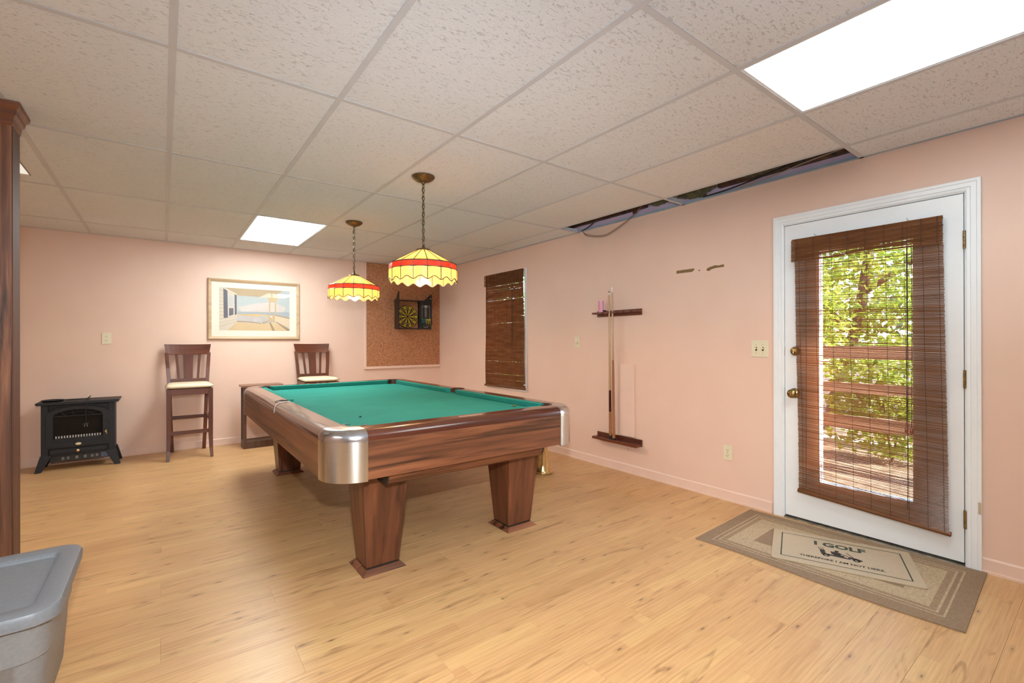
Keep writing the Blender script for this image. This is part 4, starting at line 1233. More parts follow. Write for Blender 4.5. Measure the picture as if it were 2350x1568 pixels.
# small open side table between the stools
st = thing('side_table', (0.92, 6.05, 0), 'small dark wooden open frame side table between the two stools', 'side table')
box('top', wood('brown_table_top', (0.30, 0.145, 0.075), (0.23, 0.10, 0.05), (0.13, 0.055, 0.03), 0, 1.0, 0.3), st, 0.700, 1.125, 5.930, 6.180, 0.690, 0.712, bevel=0.003)
for x in (0.718, 1.082):
    for y in (5.945, 6.130): box('leg', ESPR, st, x, x + 0.030, y, y + 0.030, 0.0, 0.690, bevel=0.002)
    box('base_rail', ESPR, st, x, x + 0.030, 5.975, 6.130, 0.0, 0.085)
for y in (5.945, 6.130): box('base_rail', ESPR, st, 0.748, 1.082, y, y + 0.030, 0.0, 0.078, bevel=0.002)
box('base_shelf', ESPR, st, 0.748, 1.082, 5.975, 6.130, 0.058, 0.072)
box('apron', ESPR, st, 0.748, 1.082, 6.140, 6.155, 0.655, 0.690)

# ------------------------------------------------------------------ stove heater
sx0, sx1, sy0, sy1 = -0.895, -0.385, 6.005, 6.285
sv = thing('stove_heater', ((sx0 + sx1) / 2, 6.15, 0), 'black electric stove heater with arched window standing by the wall', 'heater')
sv_c = (sx0 + sx1) / 2
MB().box(sx0, sx1, sy0 + 0.02, sy1, 0.135, 0.615).build('body', BLACKM, sv, bevel=0.004)
MB().prism([(sx0 - 0.040, 0.632), (sx0 - 0.032, 0.618), (sx1 + 0.032, 0.618), (sx1 + 0.040, 0.632), (sx1 + 0.038, 0.642), (sx0 - 0.038, 0.642)], 'y', sy0 - 0.02, sy1 + 0.02).build('top_plate', BLACKM, sv, bevel=0.002)
# corner pilasters
for x in (sx0 - 0.004, sx1 - 0.046): box('pilaster', BLACKM, sv, x, x + 0.05, sy0, sy0 + 0.03, 0.140, 0.618, bevel=0.005)
# legs, splayed
for sg, x in ((-1, sx0 + 0.03), (1, sx1 - 0.03)):
    for y, dy in ((sy0 + 0.03, -0.02), (sy1 - 0.03, 0.02)):
        MB().hexa([(x + sg * 0.055 - 0.022, y + dy - 0.02, 0), (x + sg * 0.055 + 0.022, y + dy - 0.02, 0), (x + sg * 0.055 + 0.022, y + dy + 0.02, 0), (x + sg * 0.055 - 0.022, y + dy + 0.02, 0),
                   (x - 0.040, y - 0.03, 0.150), (x + 0.040, y - 0.03, 0.150), (x + 0.040, y + 0.03, 0.150), (x - 0.040, y + 0.03, 0.150)]).build('leg', BLACKM, sv, bevel=0.004)
# door frame with arched opening
def arch(x0, x1, zb, zs, zt, n=12):
    """arch outline: springing zs, crown zt"""
    c = (x0 + x1) / 2; hw = (x1 - x0) / 2
    return [(x0, zb), (x1, zb)] + [(c + hw * math.cos(math.pi * k / n), zs + (zt - zs) * math.sin(math.pi * k / n)) for k in range(n + 1)]
def ring(mb, po, pi, ya, yb):
    n = len(po)
    vs = [(x, ya, z) for x, z in po] + [(x, ya, z) for x, z in pi] + [(x, yb, z) for x, z in po] + [(x, yb, z) for x, z in pi]
    fs = []
    for k in range(n):
        j = (k + 1) % n
        fs += [(k, j, n + j, n + k), (2 * n + k, 3 * n + k, 3 * n + j, 2 * n + j), (k, 2 * n + k, 2 * n + j, j), (n + k, n + j, 3 * n + j, 3 * n + k)]
    mb.add(vs, fs)
wx0, wx1 = -0.817, -0.471
m_ = MB(); ring(m_, arch(wx0 - 0.050, wx1 + 0.050, 0.215, 0.510, 0.598), arch(wx0, wx1, 0.262, 0.505, 0.566), sy0 - 0.004, sy0 + 0.02)
dr = m_.build('door', BLACKM, sv, bevel=0.002)
m_ = MB(); ring(m_, arch(wx0 - 0.058, wx1 + 0.058, 0.207, 0.514, 0.606), arch(wx0 - 0.051, wx1 + 0.051, 0.214, 0.511, 0.600), sy0 + 0.004, sy0 + 0.02); m_.build('door_gap', DARK, dr)
SVG = pm('smoked_stove_glass', (0.010, 0.009, 0.009), (0.015, 0.013, 0.012), 8, 0.12, spec=0.15)
MB().prism(arch(wx0, wx1, 0.262, 0.505, 0.566), 'y', sy0 + 0.012, sy0 + 0.018).build('glass_pane', SVG, dr)
tr_ = MB().box(wx0, wx1, sy0 - 0.002, sy0 + 0.012, 0.503, 0.510)
for k, a in enumerate((-0.115, -0.045, 0.045, 0.115)): tr_.tube([(sv_c + a * 0.8, sy0 + 0.004, 0.507), (sv_c + a * 1.1, sy0 + 0.004, 0.507 + 0.055 * math.cos(a / 0.173 * 1.2))], 0.003, 6)
tr_.tube([(sv_c + 0.10 * math.cos(math.pi * k / 10), sy0 + 0.004, 0.508 + 0.035 * math.sin(math.pi * k / 10)) for k in range(11)], 0.003, 6)
tr_.build('tracery', BLACKM, dr)
GRT = pm('pale_grate', (0.50, 0.50, 0.50), (0.38, 0.38, 0.38), 30, 0.4)
gr = MB()
for k in range(17):
    x = wx0 + 0.018 + (wx1 - wx0 - 0.036) * k / 16
    gr.box(x - 0.0048, x + 0.0048, sy0 + 0.008, sy0 + 0.0125, 0.300, 0.322)
gr.build('grate', GRT, dr)
MB().box(wx0, wx1, sy0 + 0.003, sy0 + 0.0125, 0.258, 0.298).build('ash_lip', BLACKM, dr)
MB().lathe([(0.0, -0.006), (0.020, -0.005), (0.022, 0.0)], (0, 0, 0), 20, 'y', close=False).build('badge', pm('pale_brass_badge', (0.78, 0.66, 0.42), (0.70, 0.58, 0.36), 20, 0.4, metal=0.3), sv, smooth=True)
bdg = bpy.data.objects['badge']; bdg.location = Vector((sv_c - 0.004, sy0 - 0.004, 0.238)) - wloc(sv); bdg.scale = (1.0, 1.0, 0.55)
# fix badge verts (built at world origin)
for v_ in bdg.data.vertices: v_.co += wloc(sv)
# spandrel grooves
for sg in (-1, 1):
    pts = [(sv_c + sg * 0.215, 0.606), (sv_c + sg * 0.215, 0.560), (sv_c + sg * 0.16, 0.590), (sv_c + sg * 0.10, 0.606)]
    gm = MB(); 
    for a, b in zip(pts, pts[1:] + pts[:1]): gm.tube([(a[0], sy0 + 0.019, a[1]), (b[0], sy0 + 0.019, b[1])], 0.0025, 5)
    gm.build('spandrel_moulding', BLACKP, sv)
hd = MB().lathe([(0.0, 0.0), (0.006, -0.002), (0.005, -0.014), (0.009, -0.020), (0.008, -0.028), (0.0, -0.030)], (wx1 + 0.026, sy0 - 0.004, 0.335), 14, 'y', close=False)
hd.tube([(wx1 + 0.026, sy0 - 0.026, 0.350), (wx1 + 0.030, sy0 - 0.028, 0.330), (wx1 + 0.034, sy0 - 0.026, 0.312)], 0.006, 8); hd.build('handle', BRASSB, dr, smooth=True)
dw = box('drawer', BLACKM, sv, sx0 + 0.055, sx1 - 0.052, sy0 - 0.002, sy0 + 0.02, 0.158, 0.200, bevel=0.003)
MB().lathe([(0.006, 0), (0.006, -0.010), (0.013, -0.016), (0.012, -0.024), (0.0, -0.028)], (sv_c - 0.004, sy0 - 0.002, 0.178), 16, 'y', close=False).build('knob', BRASSB, dw, smooth=True)
cp_ = box('control_panel', BLACKP, sv, sx0 + 0.05, sx1 - 0.045, sy0 + 0.045, sy1 - 0.03, 0.075, 0.136)
box('control_label', pm('grey_blue_label', (0.12, 0.16, 0.24), (0.09, 0.12, 0.19), 30, 0.5), cp_, sx1 - 0.100, sx1 - 0.052, sy0 + 0.043, sy0 + 0.0452, 0.082, 0.128)
for k, x in enumerate((-0.755, -0.72, -0.66, -0.60, -0.55, -0.515)):
    box('control_switch', pm('worn_grey_switch', (0.10, 0.10, 0.11), (0.24, 0.24, 0.25), 60, 0.4), cp_, x - 0.010, x + 0.010, sy0 + 0.038, sy0 + 0.046, 0.092, 0.118)
# things on the stove
tag(MB().lathe([(0.0, 0), (0.068, 0), (0.078, 0.010), (0.082, 0.014), (0.078, 0.016), (0.066, 0.008), (0.0, 0.008)], (-0.832, 6.11, 0.642), 28, close=False).build('round_pan', BLACKM, smooth=True), 'shallow round black pan on the top of the stove heater', 'pan')
ck = []
for k in range(44):
    a = k * 0.43
    ck.append((-0.66 + 0.085 * math.cos(a) * (1 - 0.004 * k), 6.12 + 0.05 * math.sin(a), 0.6465 + 0.0022 * (k % 15) / 3))
plug = thing('power_cord', (-0.62, 6.10, 0.642), 'black power cord coiled on the stove heater with its plug hanging over the front', 'power cord')
MB().tube(ck, 0.0034, 6).build('coil', BLACKP, plug, smooth=True)
MB().tube([(-0.60, 6.14, 0.647), (-0.565, 6.10, 0.680), (-0.575, 6.02, 0.660), (-0.582, 5.977, 0.630), (-0.588, 5.976, 0.55), (-0.588, 5.980, 0.432)], 0.0034, 6).build('cord', BLACKP, plug, smooth=True)
box('plug', BLACKP, plug, -0.606, -0.570, 5.970, 5.990, 0.412, 0.434, bevel=0.004)
MB().box(-0.600, -0.597, 5.978, 5.984, 0.398, 0.412).box(-0.581, -0.578, 5.978, 5.984, 0.398, 0.412).build('prong', STEEL, plug)

# ------------------------------------------------------------------ picture
pf = thing('framed_picture', (0.90, YB, 1.59), 'framed seaside porch picture with wide cream mat on the pink wall', 'picture')
fx0, fx1, fz0, fz1 = 0.411, 1.391, 1.234, 1.944
FRM = wood('pale_taupe_frame', (0.60, 0.43, 0.27), (0.54, 0.37, 0.22), (0.42, 0.28, 0.16), 0, 1.0, 0.45)
fp = [(0.0, 0.0), (0.0, 0.020), (0.010, 0.026), (0.024, 0.022), (0.028, 0.018), (0.036, 0.016), (0.036, 0.0)]
m_ = MB()
cor = [(fx0, fz0, 1, 1), (fx1, fz0, -1, 1), (fx1, fz1, -1, -1), (fx0, fz1, 1, -1)]
vs = []
for x, z, sx, sz in cor:
    for d, h in fp: vs.append((x + sx * d, YB - 0.004 - h, z + sz * d))
n = len(fp); fs = []
for k in range(4):
    j = (k + 1) % 4
    for q in range(n): fs.append((k * n + q, k * n + (q + 1) % n, j * n + (q + 1) % n, j * n + q))
m_.add(vs, fs); m_.build('frame', FRM, pf)
box('mat_board', pm('cream_mat', (0.80, 0.73, 0.61), (0.78, 0.70, 0.58), 10, 0.8), pf, fx0 + 0.034, fx1 - 0.034, YB - 0.012, YB - 0.004, fz0 + 0.034, fz1 - 0.034)
# printed porch scene, flat print on the sheet
ax0, ax1, az0, az1 = 0.522, 1.276, 1.341, 1.842
pc = [pm('print_' + n_, c, tuple(x * 0.92 for x in c), s_, 0.7) for n_, c, s_ in (
    ('sky', (0.44, 0.48, 0.47), 6), ('siding', (0.62, 0.54, 0.42), 9), ('ceiling', (0.44, 0.33, 0.20), 5), ('deck', (0.62, 0.45, 0.26), 7), ('shutter', (0.13, 0.13, 0.16), 8),
    ('window', (0.50, 0.50, 0.50), 8), ('post', (0.52, 0.38, 0.22), 6), ('dune', (0.60, 0.42, 0.20), 8), ('sea', (0.34, 0.38, 0.40), 8), ('rail', (0.66, 0.52, 0.36), 8), ('chair', (0.45, 0.43, 0.40), 160), ('line', (0.36, 0.25, 0.15), 9), ('sand', (0.48, 0.45, 0.43), 9), ('cloud', (0.58, 0.52, 0.47), 12))]
pi_ = {n_: k for k, n_ in enumerate(('sky', 'siding', 'ceiling', 'deck', 'shutter', 'window', 'post', 'dune', 'sea', 'rail', 'chair', 'line', 'sand', 'cloud'))}
art = MB()
lay = [0]
def poly(col, pts):
    art.cur = pi_[col]; lay[0] += 1
    y = YB - 0.0125 - lay[0] * 0.00006
    art.add([(ax0 + u * (ax1 - ax0), y, az1 - v * (az1 - az0)) for u, v in pts], [tuple(range(len(pts)))])
poly('sky', [(0, 0), (1, 0), (1, 1), (0, 1)])
poly('cloud', [(0.25, 0.45), (0.5, 0.34), (0.75, 0.30), (0.95, 0.42), (0.9, 0.54), (0.3, 0.55)])
poly('sea', [(0.24, 0.555), (1, 0.53), (1, 0.66), (0.24, 0.66)])
poly('sand', [(0.24, 0.62), (0.7, 0.62), (0.7, 0.80), (0.24, 0.79)])
poly('dune', [(0.24, 0.61), (0.40, 0.605), (0.55, 0.60), (0.72, 0.625), (0.60, 0.68), (0.42, 0.65), (0.24, 0.64)])
poly('deck', [(0.24, 0.80), (0.58, 0.83), (0.78, 0.80), (1, 0.98), (1, 1), (0.10, 1)])
poly('line', [(0.24, 0.775), (0.40, 0.78), (0.58, 0.82), (0.58, 0.84), (0.40, 0.80), (0.24, 0.80)])
poly('ceiling', [(0.08, 0), (0.90, 0), (0.78, 0.13), (0.70, 0.19), (0.25, 0.17), (0.15, 0.08)])
poly('post', [(0.66, 0.16), (0.84, 0.13), (0.80, 0.28), (0.795, 0.62), (0.775, 0.62), (0.775, 0.30), (0.715, 0.30), (0.705, 0.64), (0.69, 0.64), (0.69, 0.28)])
poly('rail', [(0.78, 0.62), (1, 0.70), (1, 0.93), (0.78, 0.77)])
poly('post', [(0.68, 0.64), (0.78, 0.61), (0.78, 0.79), (0.68, 0.77)])
poly('line', [(0.78, 0.60), (1, 0.675), (1, 0.70), (0.78, 0.625)])
poly('line', [(0.69, 0.79), (0.715, 0.79), (0.78, 1), (0.74, 1)])
poly('line', [(0.79, 0.78), (0.81, 0.78), (1, 0.96), (1, 0.99), (0.96, 1)])
poly('siding', [(0, 0), (0.10, 0.02), (0.24, 0.14), (0.24, 0.80), (0.11, 1), (0, 1)])
for k in range(11):
    v = 0.06 + k * 0.085
    poly('line', [(0, v), (0.24, 0.47 + (v - 0.47) * 0.72), (0.24, 0.474 + (v - 0.47) * 0.72), (0, v + 0.006)])
poly('shutter', [(0.055, 0.02), (0.11, 0.07), (0.115, 0.70), (0.06, 0.715)])
poly('siding', [(0.12, 0.12), (0.195, 0.16), (0.195, 0.65), (0.12, 0.69)])
poly('window', [(0.125, 0.15), (0.19, 0.19), (0.19, 0.44), (0.125, 0.44)])
poly('shutter', [(0.13, 0.48), (0.19, 0.475), (0.19, 0.63), (0.13, 0.665)])
poly('shutter', [(0.205, 0.145), (0.235, 0.165), (0.235, 0.62), (0.208, 0.64)])
poly('chair', [(0.52, 0.65), (0.58, 0.63), (0.66, 0.66), (0.68, 0.76), (0.60, 0.80), (0.585, 0.72)])
poly('line', [(0.59, 0.805), (0.68, 0.765), (0.685, 0.78), (0.60, 0.83)])
art.build('print', pc, pf)
# picture glass with a faint reflection
box('glass_pane', glass('picture_glass', (1, 1, 1), 0.982, 0.01), pf, fx0 + 0.034, fx1 - 0.034, YB - 0.0185, YB - 0.0165, fz0 + 0.034, fz1 - 0.034)

# ------------------------------------------------------------------ cork board, dartboard cabinet
ck = thing('cork_board', (2.83, YB, 0.856), 'large brown cork panel covering the wall corner behind the dartboard', 'cork board')
box('panel', CORK, ck, 2.258, XR - 0.0015, YB - 0.012, YB - 0.0005, 0.856, ZC - 0.003)
box('ledge_trim', TRIMP, ck, 2.224, XR - 0.0015, YB - 0.024, YB - 0.0005, 0.822, 0.856, bevel=0.002)
box('side_trim', TRIMP, ck, 2.234, 2.258, YB - 0.016, YB - 0.0005, 0.856, ZC - 0.003, bevel=0.002)

YC = YB - 0.012    # cork face
dc = thing('dartboard_cabinet', (2.86, YC, 1.39), 'open black dartboard cabinet with a scoreboard door hung on the cork', 'dartboard cabinet')
cx0, cx1, cz0, cz1 = 2.668, 3.046, 1.388, 1.812
m_ = MB(); dp = 0.055
m_.box(cx0, cx0 + 0.014, YC - dp, YC, cz0, cz1).box(cx1 - 0.014, cx1, YC - dp, YC, cz0, cz1).box(cx0 + 0.014, cx1 - 0.014, YC - dp, YC, cz0, cz0 + 0.014).box(cx0 + 0.014, cx1 - 0.014, YC - dp, YC, cz1 - 0.014, cz1)
m_.build('case', CHAR, dc, bevel=0.001)
# doors: top edge swept up towards the free edge
def door_prof(wd):
    pts = [(0.0, cz0), (wd, cz0), (wd, cz1 + 0.098)]
    for k in range(1, 11):
        t = k / 10
        u = wd * (1 - t)
        pts.append((u, cz1 + 0.098 * (0.5 + 0.5 * math.cos(math.pi * min(1, t * 1.25)))))
    return pts
wd = 0.188
# hinge-right door folded back almost flat against the cork
ang = R(10)
vs, fs = [], []
pr = door_prof(wd)
for th in (0.0, 0.014):
    for u, z in pr: vs.append((cx1 + 0.002 + u * math.cos(ang) + th * math.sin(ang), YC - dp + 0.012 - u * math.sin(ang) * 0.3 + th - 0.014, z))
n = len(pr)
fs = [tuple(range(n)), tuple(range(n, 2 * n))] + [(i, (i + 1) % n, n + (i + 1) % n, n + i) for i in range(n)]
rd = MB().add(vs, fs).build('door', CHAR, dc)
def on_door(u, z, out=0.0015): return (cx1 + 0.002 + u * math.cos(ang), YC - dp + 0.012 - 0.014 - u * math.sin(ang) * 0.3 - out, z)
WL = pm('white_score_print', (0.62, 0.60, 0.56), (0.5, 0.48, 0.45), 30, 0.7)
sb = MB()
def rect(u0, u1, z0, z1): sb.add([on_door(u0, z0), on_door(u1, z0), on_door(u1, z1), on_door(u0, z1)], [(0, 1, 2, 3)])
def frame_r(u0, u1, z0, z1, t=0.0025):
    rect(u0, u1, z0, z0 + t); rect(u0, u1, z1 - t, z1); rect(u0, u0 + t, z0, z1); rect(u1 - t, u1, z0, z1)
frame_r(0.025, 0.150, 1.50, 1.742); rect(0.025, 0.150, 1.716, 1.719); rect(0.068, 0.108, 1.719, 1.740)
for k in range(9): frame_r(0.072, 0.100, 1.575 + k * 0.0155, 1.589 + k * 0.0155, 0.002)
rect(0.085, 0.088, 1.50, 1.575)
for k in range(12):
    a, b = math.pi + math.pi * k / 12, math.pi + math.pi * (k + 1) / 12
    sb.add([on_door(0.087 + r_ * math.cos(t), 1.435 + 0.6 * r_ * math.sin(t)) for r_, t in ((0.032, a), (0.032, b), (0.037, b), (0.037, a))], [(0, 1, 2, 3)])
sb.build('score_print', WL, rd)
MB().add([on_door(0.012, 1.452, 0.0), on_door(0.165, 1.452, 0.0), on_door(0.165, 1.452, 0.022), on_door(0.012, 1.452, 0.022), on_door(0.012, 1.464, 0.0), on_door(0.165, 1.464, 0.0), on_door(0.165, 1.464, 0.022), on_door(0.012, 1.464, 0.022)],
         [(0, 1, 2, 3), (4, 5, 6, 7), (0, 1, 5, 4), (1, 2, 6, 5), (2, 3, 7, 6), (3, 0, 4, 7)]).build('dart_holder', CHAR, rd)
MB().add([on_door(u, z) for u, z in ((0.155, 1.842), (0.178, 1.842), (0.178, 1.852), (0.155, 1.852))], [(0, 1, 2, 3)]).add([on_door(u, z) for u, z in ((0.182, 1.392), (0.1875, 1.392), (0.1875, 1.45), (0.182, 1.45))], [(0, 1, 2, 3)]).build('gold_tab', BRASSB, rd)
# other door swung straight out into the room
vs = []
for th in (0.0, 0.014):
    for u, z in pr: vs.append((cx0 - 0.001 - th - u * 0.15, YC - dp - 0.001 - u * 0.985, z))
MB().add(vs, fs).build('door', CHAR, dc)
# darts
TEAL = pm('teal_dart_plastic', (0.01, 0.16, 0.15), (0.02, 0.20, 0.18), 30, 0.4)
YEL = pm('yellow_dart_plastic', (0.70, 0.50, 0.02), (0.62, 0.42, 0.02), 30, 0.4)
for k in range(6):
    u = 0.022 + 0.0255 * k
    mt = TEAL if k < 3 else YEL
    p = on_door(u, 1.452, 0.012)
    ordn = ['next to the hinge', 'in the middle of its three', 'beside the other colour'][k % 3] if k < 3 else ['beside the other colour', 'in the middle of its three', 'next to the door edge'][k % 3]
    d_ = thing('dart', p, ('teal' if k < 3 else 'yellow') + ' plastic dart in the cabinet door rack, ' + ordn, 'dart', 'darts in the cabinet door')
    MB().lathe([(0.0, -0.020), (0.0012, -0.018), (0.0018, 0.0), (0.0042, 0.006), (0.0045, 0.046), (0.002, 0.052), (0.002, 0.066)], p, 8, close=False).build('barrel', mt, d_, smooth=True)
    fl_ = MB()
    for a in (0, math.pi / 2):
        c_, s_ = math.cos(a + 0.5), math.sin(a + 0.5)
        prof = [(-0.002, 0.060), (0.002, 0.060), (0.012, 0.070), (0.013, 0.084), (0.009, 0.090), (-0.009, 0.090), (-0.013, 0.084), (-0.012, 0.070)]
        fl_.add([(p[0] + q * c_ - 0.0004 * s_, p[1] + q * s_ * 0.7, p[2] + z) for q, z in prof] + [(p[0] + q * c_ + 0.0004 * s_, p[1] + q * s_ * 0.7 + 0.0004, p[2] + z) for q, z in prof],
                [tuple(range(8)), tuple(range(8, 16))[::-1]] + [(i, (i + 1) % 8, 8 + (i + 1) % 8, 8 + i) for i in range(8)])
    fl_.build('flight', mt, d_)
# dartboard
dbc = (2.857, 1.571); DR = 0.166
bd_ = thing('dartboard', (dbc[0], YC, dbc[1]), 'round yellow and black dartboard inside the open black cabinet', 'dartboard')
MB().lathe([(0.0, 0), (DR, 0), (DR, -0.022), (DR - 0.004, -0.026), (0.0, -0.026)], (dbc[0], YC - 0.002, dbc[1]), 40, 'y', close=False).build('board', CHAR, bd_, smooth=True)
yb_ = YC - 0.0285
Yl, Bk = MB(), MB()
def seg(mb, r0, r1, a0, a1, y, n=3):
    vs = [(dbc[0] + r0 * math.sin(a0 + (a1 - a0) * k / n), y, dbc[1] + r0 * math.cos(a0 + (a1 - a0) * k / n)) for k in range(n + 1)]
    vs += [(dbc[0] + r1 * math.sin(a0 + (a1 - a0) * k / n), y, dbc[1] + r1 * math.cos(a0 + (a1 - a0) * k / n)) for k in range(n + 1)]
    mb.add(vs, [(k, k + 1, n + 2 + k, n + 1 + k) for k in range(n)])
dA = 2 * math.pi / 20
for k in range(20):
    a0, a1 = (k - 0.5) * dA, (k + 0.5) * dA
    if k % 2 == 0:
        seg(Yl, 0.152, 0.159, a0 + 0.015, a1 - 0.015, yb_); seg(Yl, 0.098, 0.104, a0, a1, yb_)
    else:
        seg(Yl, 0.108, 0.155, a0 + 0.012, a1 - 0.012, yb_); seg(Yl, 0.016, 0.098, a0 + 0.004, a1 - 0.004, yb_)
Yl.build('yellow_segments', pm('dartboard_yellow', (0.60, 0.45, 0.02), (0.52, 0.38, 0.02), 40, 0.6), bd_)
DKR = pm('dartboard_print', (0.03, 0.012, 0.008), (0.05, 0.02, 0.012), 40, 0.6)
nums = [20, 1, 18, 4, 13, 6, 10, 15, 2, 17, 3, 19, 7, 16, 8, 11, 14, 9, 12, 5]
ny_, nb_ = MB(), MB()
for k, nmb in enumerate(nums):
    a = k * dA; cxn, czn = dbc[0] + 0.130 * math.sin(a), dbc[1] + 0.130 * math.cos(a)
    tgt = ny_ if k % 2 == 0 else nb_
    text_mesh(str(nmb), 0.034, lambda x, y: (cxn + x, yb_ - 0.0006, czn + y), tgt, bold=0.0006, xs=0.75)
ny_.build('numbers', MATS['dartboard_yellow'], bd_); nb_.build('numbers', DKR, bd_)
wr_ = MB()
for r_ in (0.016, 0.098, 0.106): wr_.tube([(dbc[0] + r_ * math.sin(2 * math.pi * k / 40), yb_ - 0.001, dbc[1] + r_ * math.cos(2 * math.pi * k / 40)) for k in range(41)], 0.0009, 4, cap=False)
for k in range(20):
    a = (k + 0.5) * dA
    wr_.tube([(dbc[0] + 0.016 * math.sin(a), yb_ - 0.001, dbc[1] + 0.016 * math.cos(a)), (dbc[0] + 0.106 * math.sin(a), yb_ - 0.001, dbc[1] + 0.106 * math.cos(a))], 0.0007, 4)
wr_.build('wire_spider', pm('maroon_wire', (0.10, 0.03, 0.025), None, 30, 0.4), bd_)

# ------------------------------------------------------------------ cue rack, cues, small wall things
rk = thing('cue_rack', (XR, 2.85, 0.26), 'two part mahogany wall rack holding pool cues on the pink wall', 'cue rack')
ry0, ry1 = 2.584, 3.110
up = MB().box(XR - 0.012, XR - 0.0005, ry0, ry1, 1.436, 1.493).build('upper_back_board', RACKW, rk, bevel=0.002)
MB().box(XR - 0.030, XR - 0.012, ry0, ry1 + 0.0, 1.462, 1.478).build('upper_rail', RACKW, rk)
# comb shelf with half-round notches
poly2 = [(XR - 0.030, ry1), (XR - 0.030, ry0)]
nt_ = 6
edge = []
for k in range(nt_):
    yc = ry0 + 0.055 + k * (ry1 - ry0 - 0.11) / (nt_ - 1)
    for q in range(7):
        a = math.pi * q / 6
        edge.append((XR - 0.085 + 0.024 * math.sin(a), yc - 0.016 * math.cos(a)))
poly2 += [(XR - 0.085, ry0)] + edge + [(XR - 0.085, ry1)]
MB().prism(poly2, 'z', 1.462, 1.478).build('comb_shelf', RACKW, rk)
MB().box(XR - 0.012, XR - 0.0005, ry0, ry1, 0.263, 0.325).build('lower_back_board', RACKW, rk, bevel=0.002)
lo_ = MB().box(XR - 0.088, XR - 0.012, ry0, ry1, 0.268, 0.288).build('lower_shelf', RACKW, rk, bevel=0.002)
for k in range(nt_):
    yc = ry0 + 0.055 + k * (ry1 - ry0 - 0.11) / (nt_ - 1)
    MB().torus((XR - 0.062, yc, 0.2885), (1, 0, 0), (0, 1, 0), 0.017, 0.017, 0.002, 16, 5).build('cue_cup', RACKW, lo_)
MAPLE = wood('pale_maple_shaft', (0.62, 0.42, 0.24), (0.55, 0.35, 0.19), (0.42, 0.25, 0.13), 2, 1.0, 0.22)
HONEY = wood('honey_cue_wood', (0.48, 0.22, 0.10), (0.40, 0.17, 0.075), (0.26, 0.10, 0.045), 2, 1.0, 0.22)
MARO = wood('maroon_cue_butt', (0.13, 0.02, 0.014), (0.09, 0.012, 0.009), (0.04, 0.006, 0.005), 2, 1.0, 0.2)
def cue(y0, y1, ztop, secs, label):
    b = Vector((XR - 0.062, y0, 0.2895)); tpt = Vector((XR - 0.070, y1, ztop))
    t = thing('pool_cue', b[:], label, 'pool cue', 'cues in the wall rack')
    rad = lambda f: 0.0145 - 0.0083 * f
    for nm, f0, f1, mt in secs:
        MB().tube([b.lerp(tpt, f0 + (f1 - f0) * k / 3) for k in range(4)], [rad(f0 + (f1 - f0) * k / 3) for k in range(4)], 12).build(nm, mt, t, smooth=True)
cue(2.900, 2.906, 1.668, [('bumper', 0, 0.025, BLACKP), ('butt', 0.025, 0.045, HONEY), ('ring', 0.045, 0.055, BRASSB), ('grip', 0.055, 0.175, HONEY), ('ring', 0.175, 0.185, BRASSB), ('forearm', 0.185, 0.33, MARO), ('shaft', 0.33, 0.975, MAPLE), ('ferrule', 0.975, 0.992, FILMW), ('tip', 0.992, 1.0, BLACKP)], 'two tone pool cue with a maroon butt standing in the wall rack')
cue(2.860, 2.868, 1.706, [('bumper', 0, 0.01, BLACKP), ('butt', 0.01, 0.30, HONEY), ('forearm', 0.30, 0.52, HONEY), ('shaft', 0.52, 0.965, MAPLE), ('ferrule', 0.965, 0.988, FILMW), ('tip', 0.988, 1.0, STEEL)], 'plain honey wood pool cue standing in the wall rack')
# talc bottle and chalk on the comb shelf
tb = thing('talc_can', (XR - 0.052, 3.022, 1.478), 'pink cylindrical hand talc can on the end of the cue rack shelf', 'can')
MB().lathe([(0.0, 0), (0.024, 0), (0.025, 0.003), (0.025, 0.108), (0.0, 0.108)], (XR - 0.052, 3.022, 1.478), 24, close=False).build('can', pm('pink_can_print', (0.75, 0.22, 0.38), (0.80, 0.52, 0.60), 18, 0.35, stretch=(1, 1, 0.3)), tb, smooth=True)
MB().lathe([(0.0, 0.004), (0.0245, 0.004), (0.0245, 0.0)], (XR - 0.052, 3.022, 1.586), 24, close=False).build('lid', pm('pale_pink_lid', (0.78, 0.50, 0.55), None, 20, 0.4), tb, smooth=True)
tag(MB().box(XR - 0.060, XR - 0.040, 2.972, 2.992, 1.478, 1.498).build('chalk_cube', pm('dark_plum_chalk', (0.08, 0.015, 0.03), (0.05, 0.01, 0.02), 40, 0.8), bevel=0.001), 'small dark chalk cube on the cue rack shelf beside the talc can', 'chalk')

pn = thing('wall_panel', (XR, 2.745, 0.334), 'flat pink painted cover panel on the wall behind the pool cues', 'panel')
MB().box(XR - 0.022, XR - 0.0005, 2.664, 2.827, 0.334, 0.990).build('cover', TRIMP, pn, bevel=0.003)

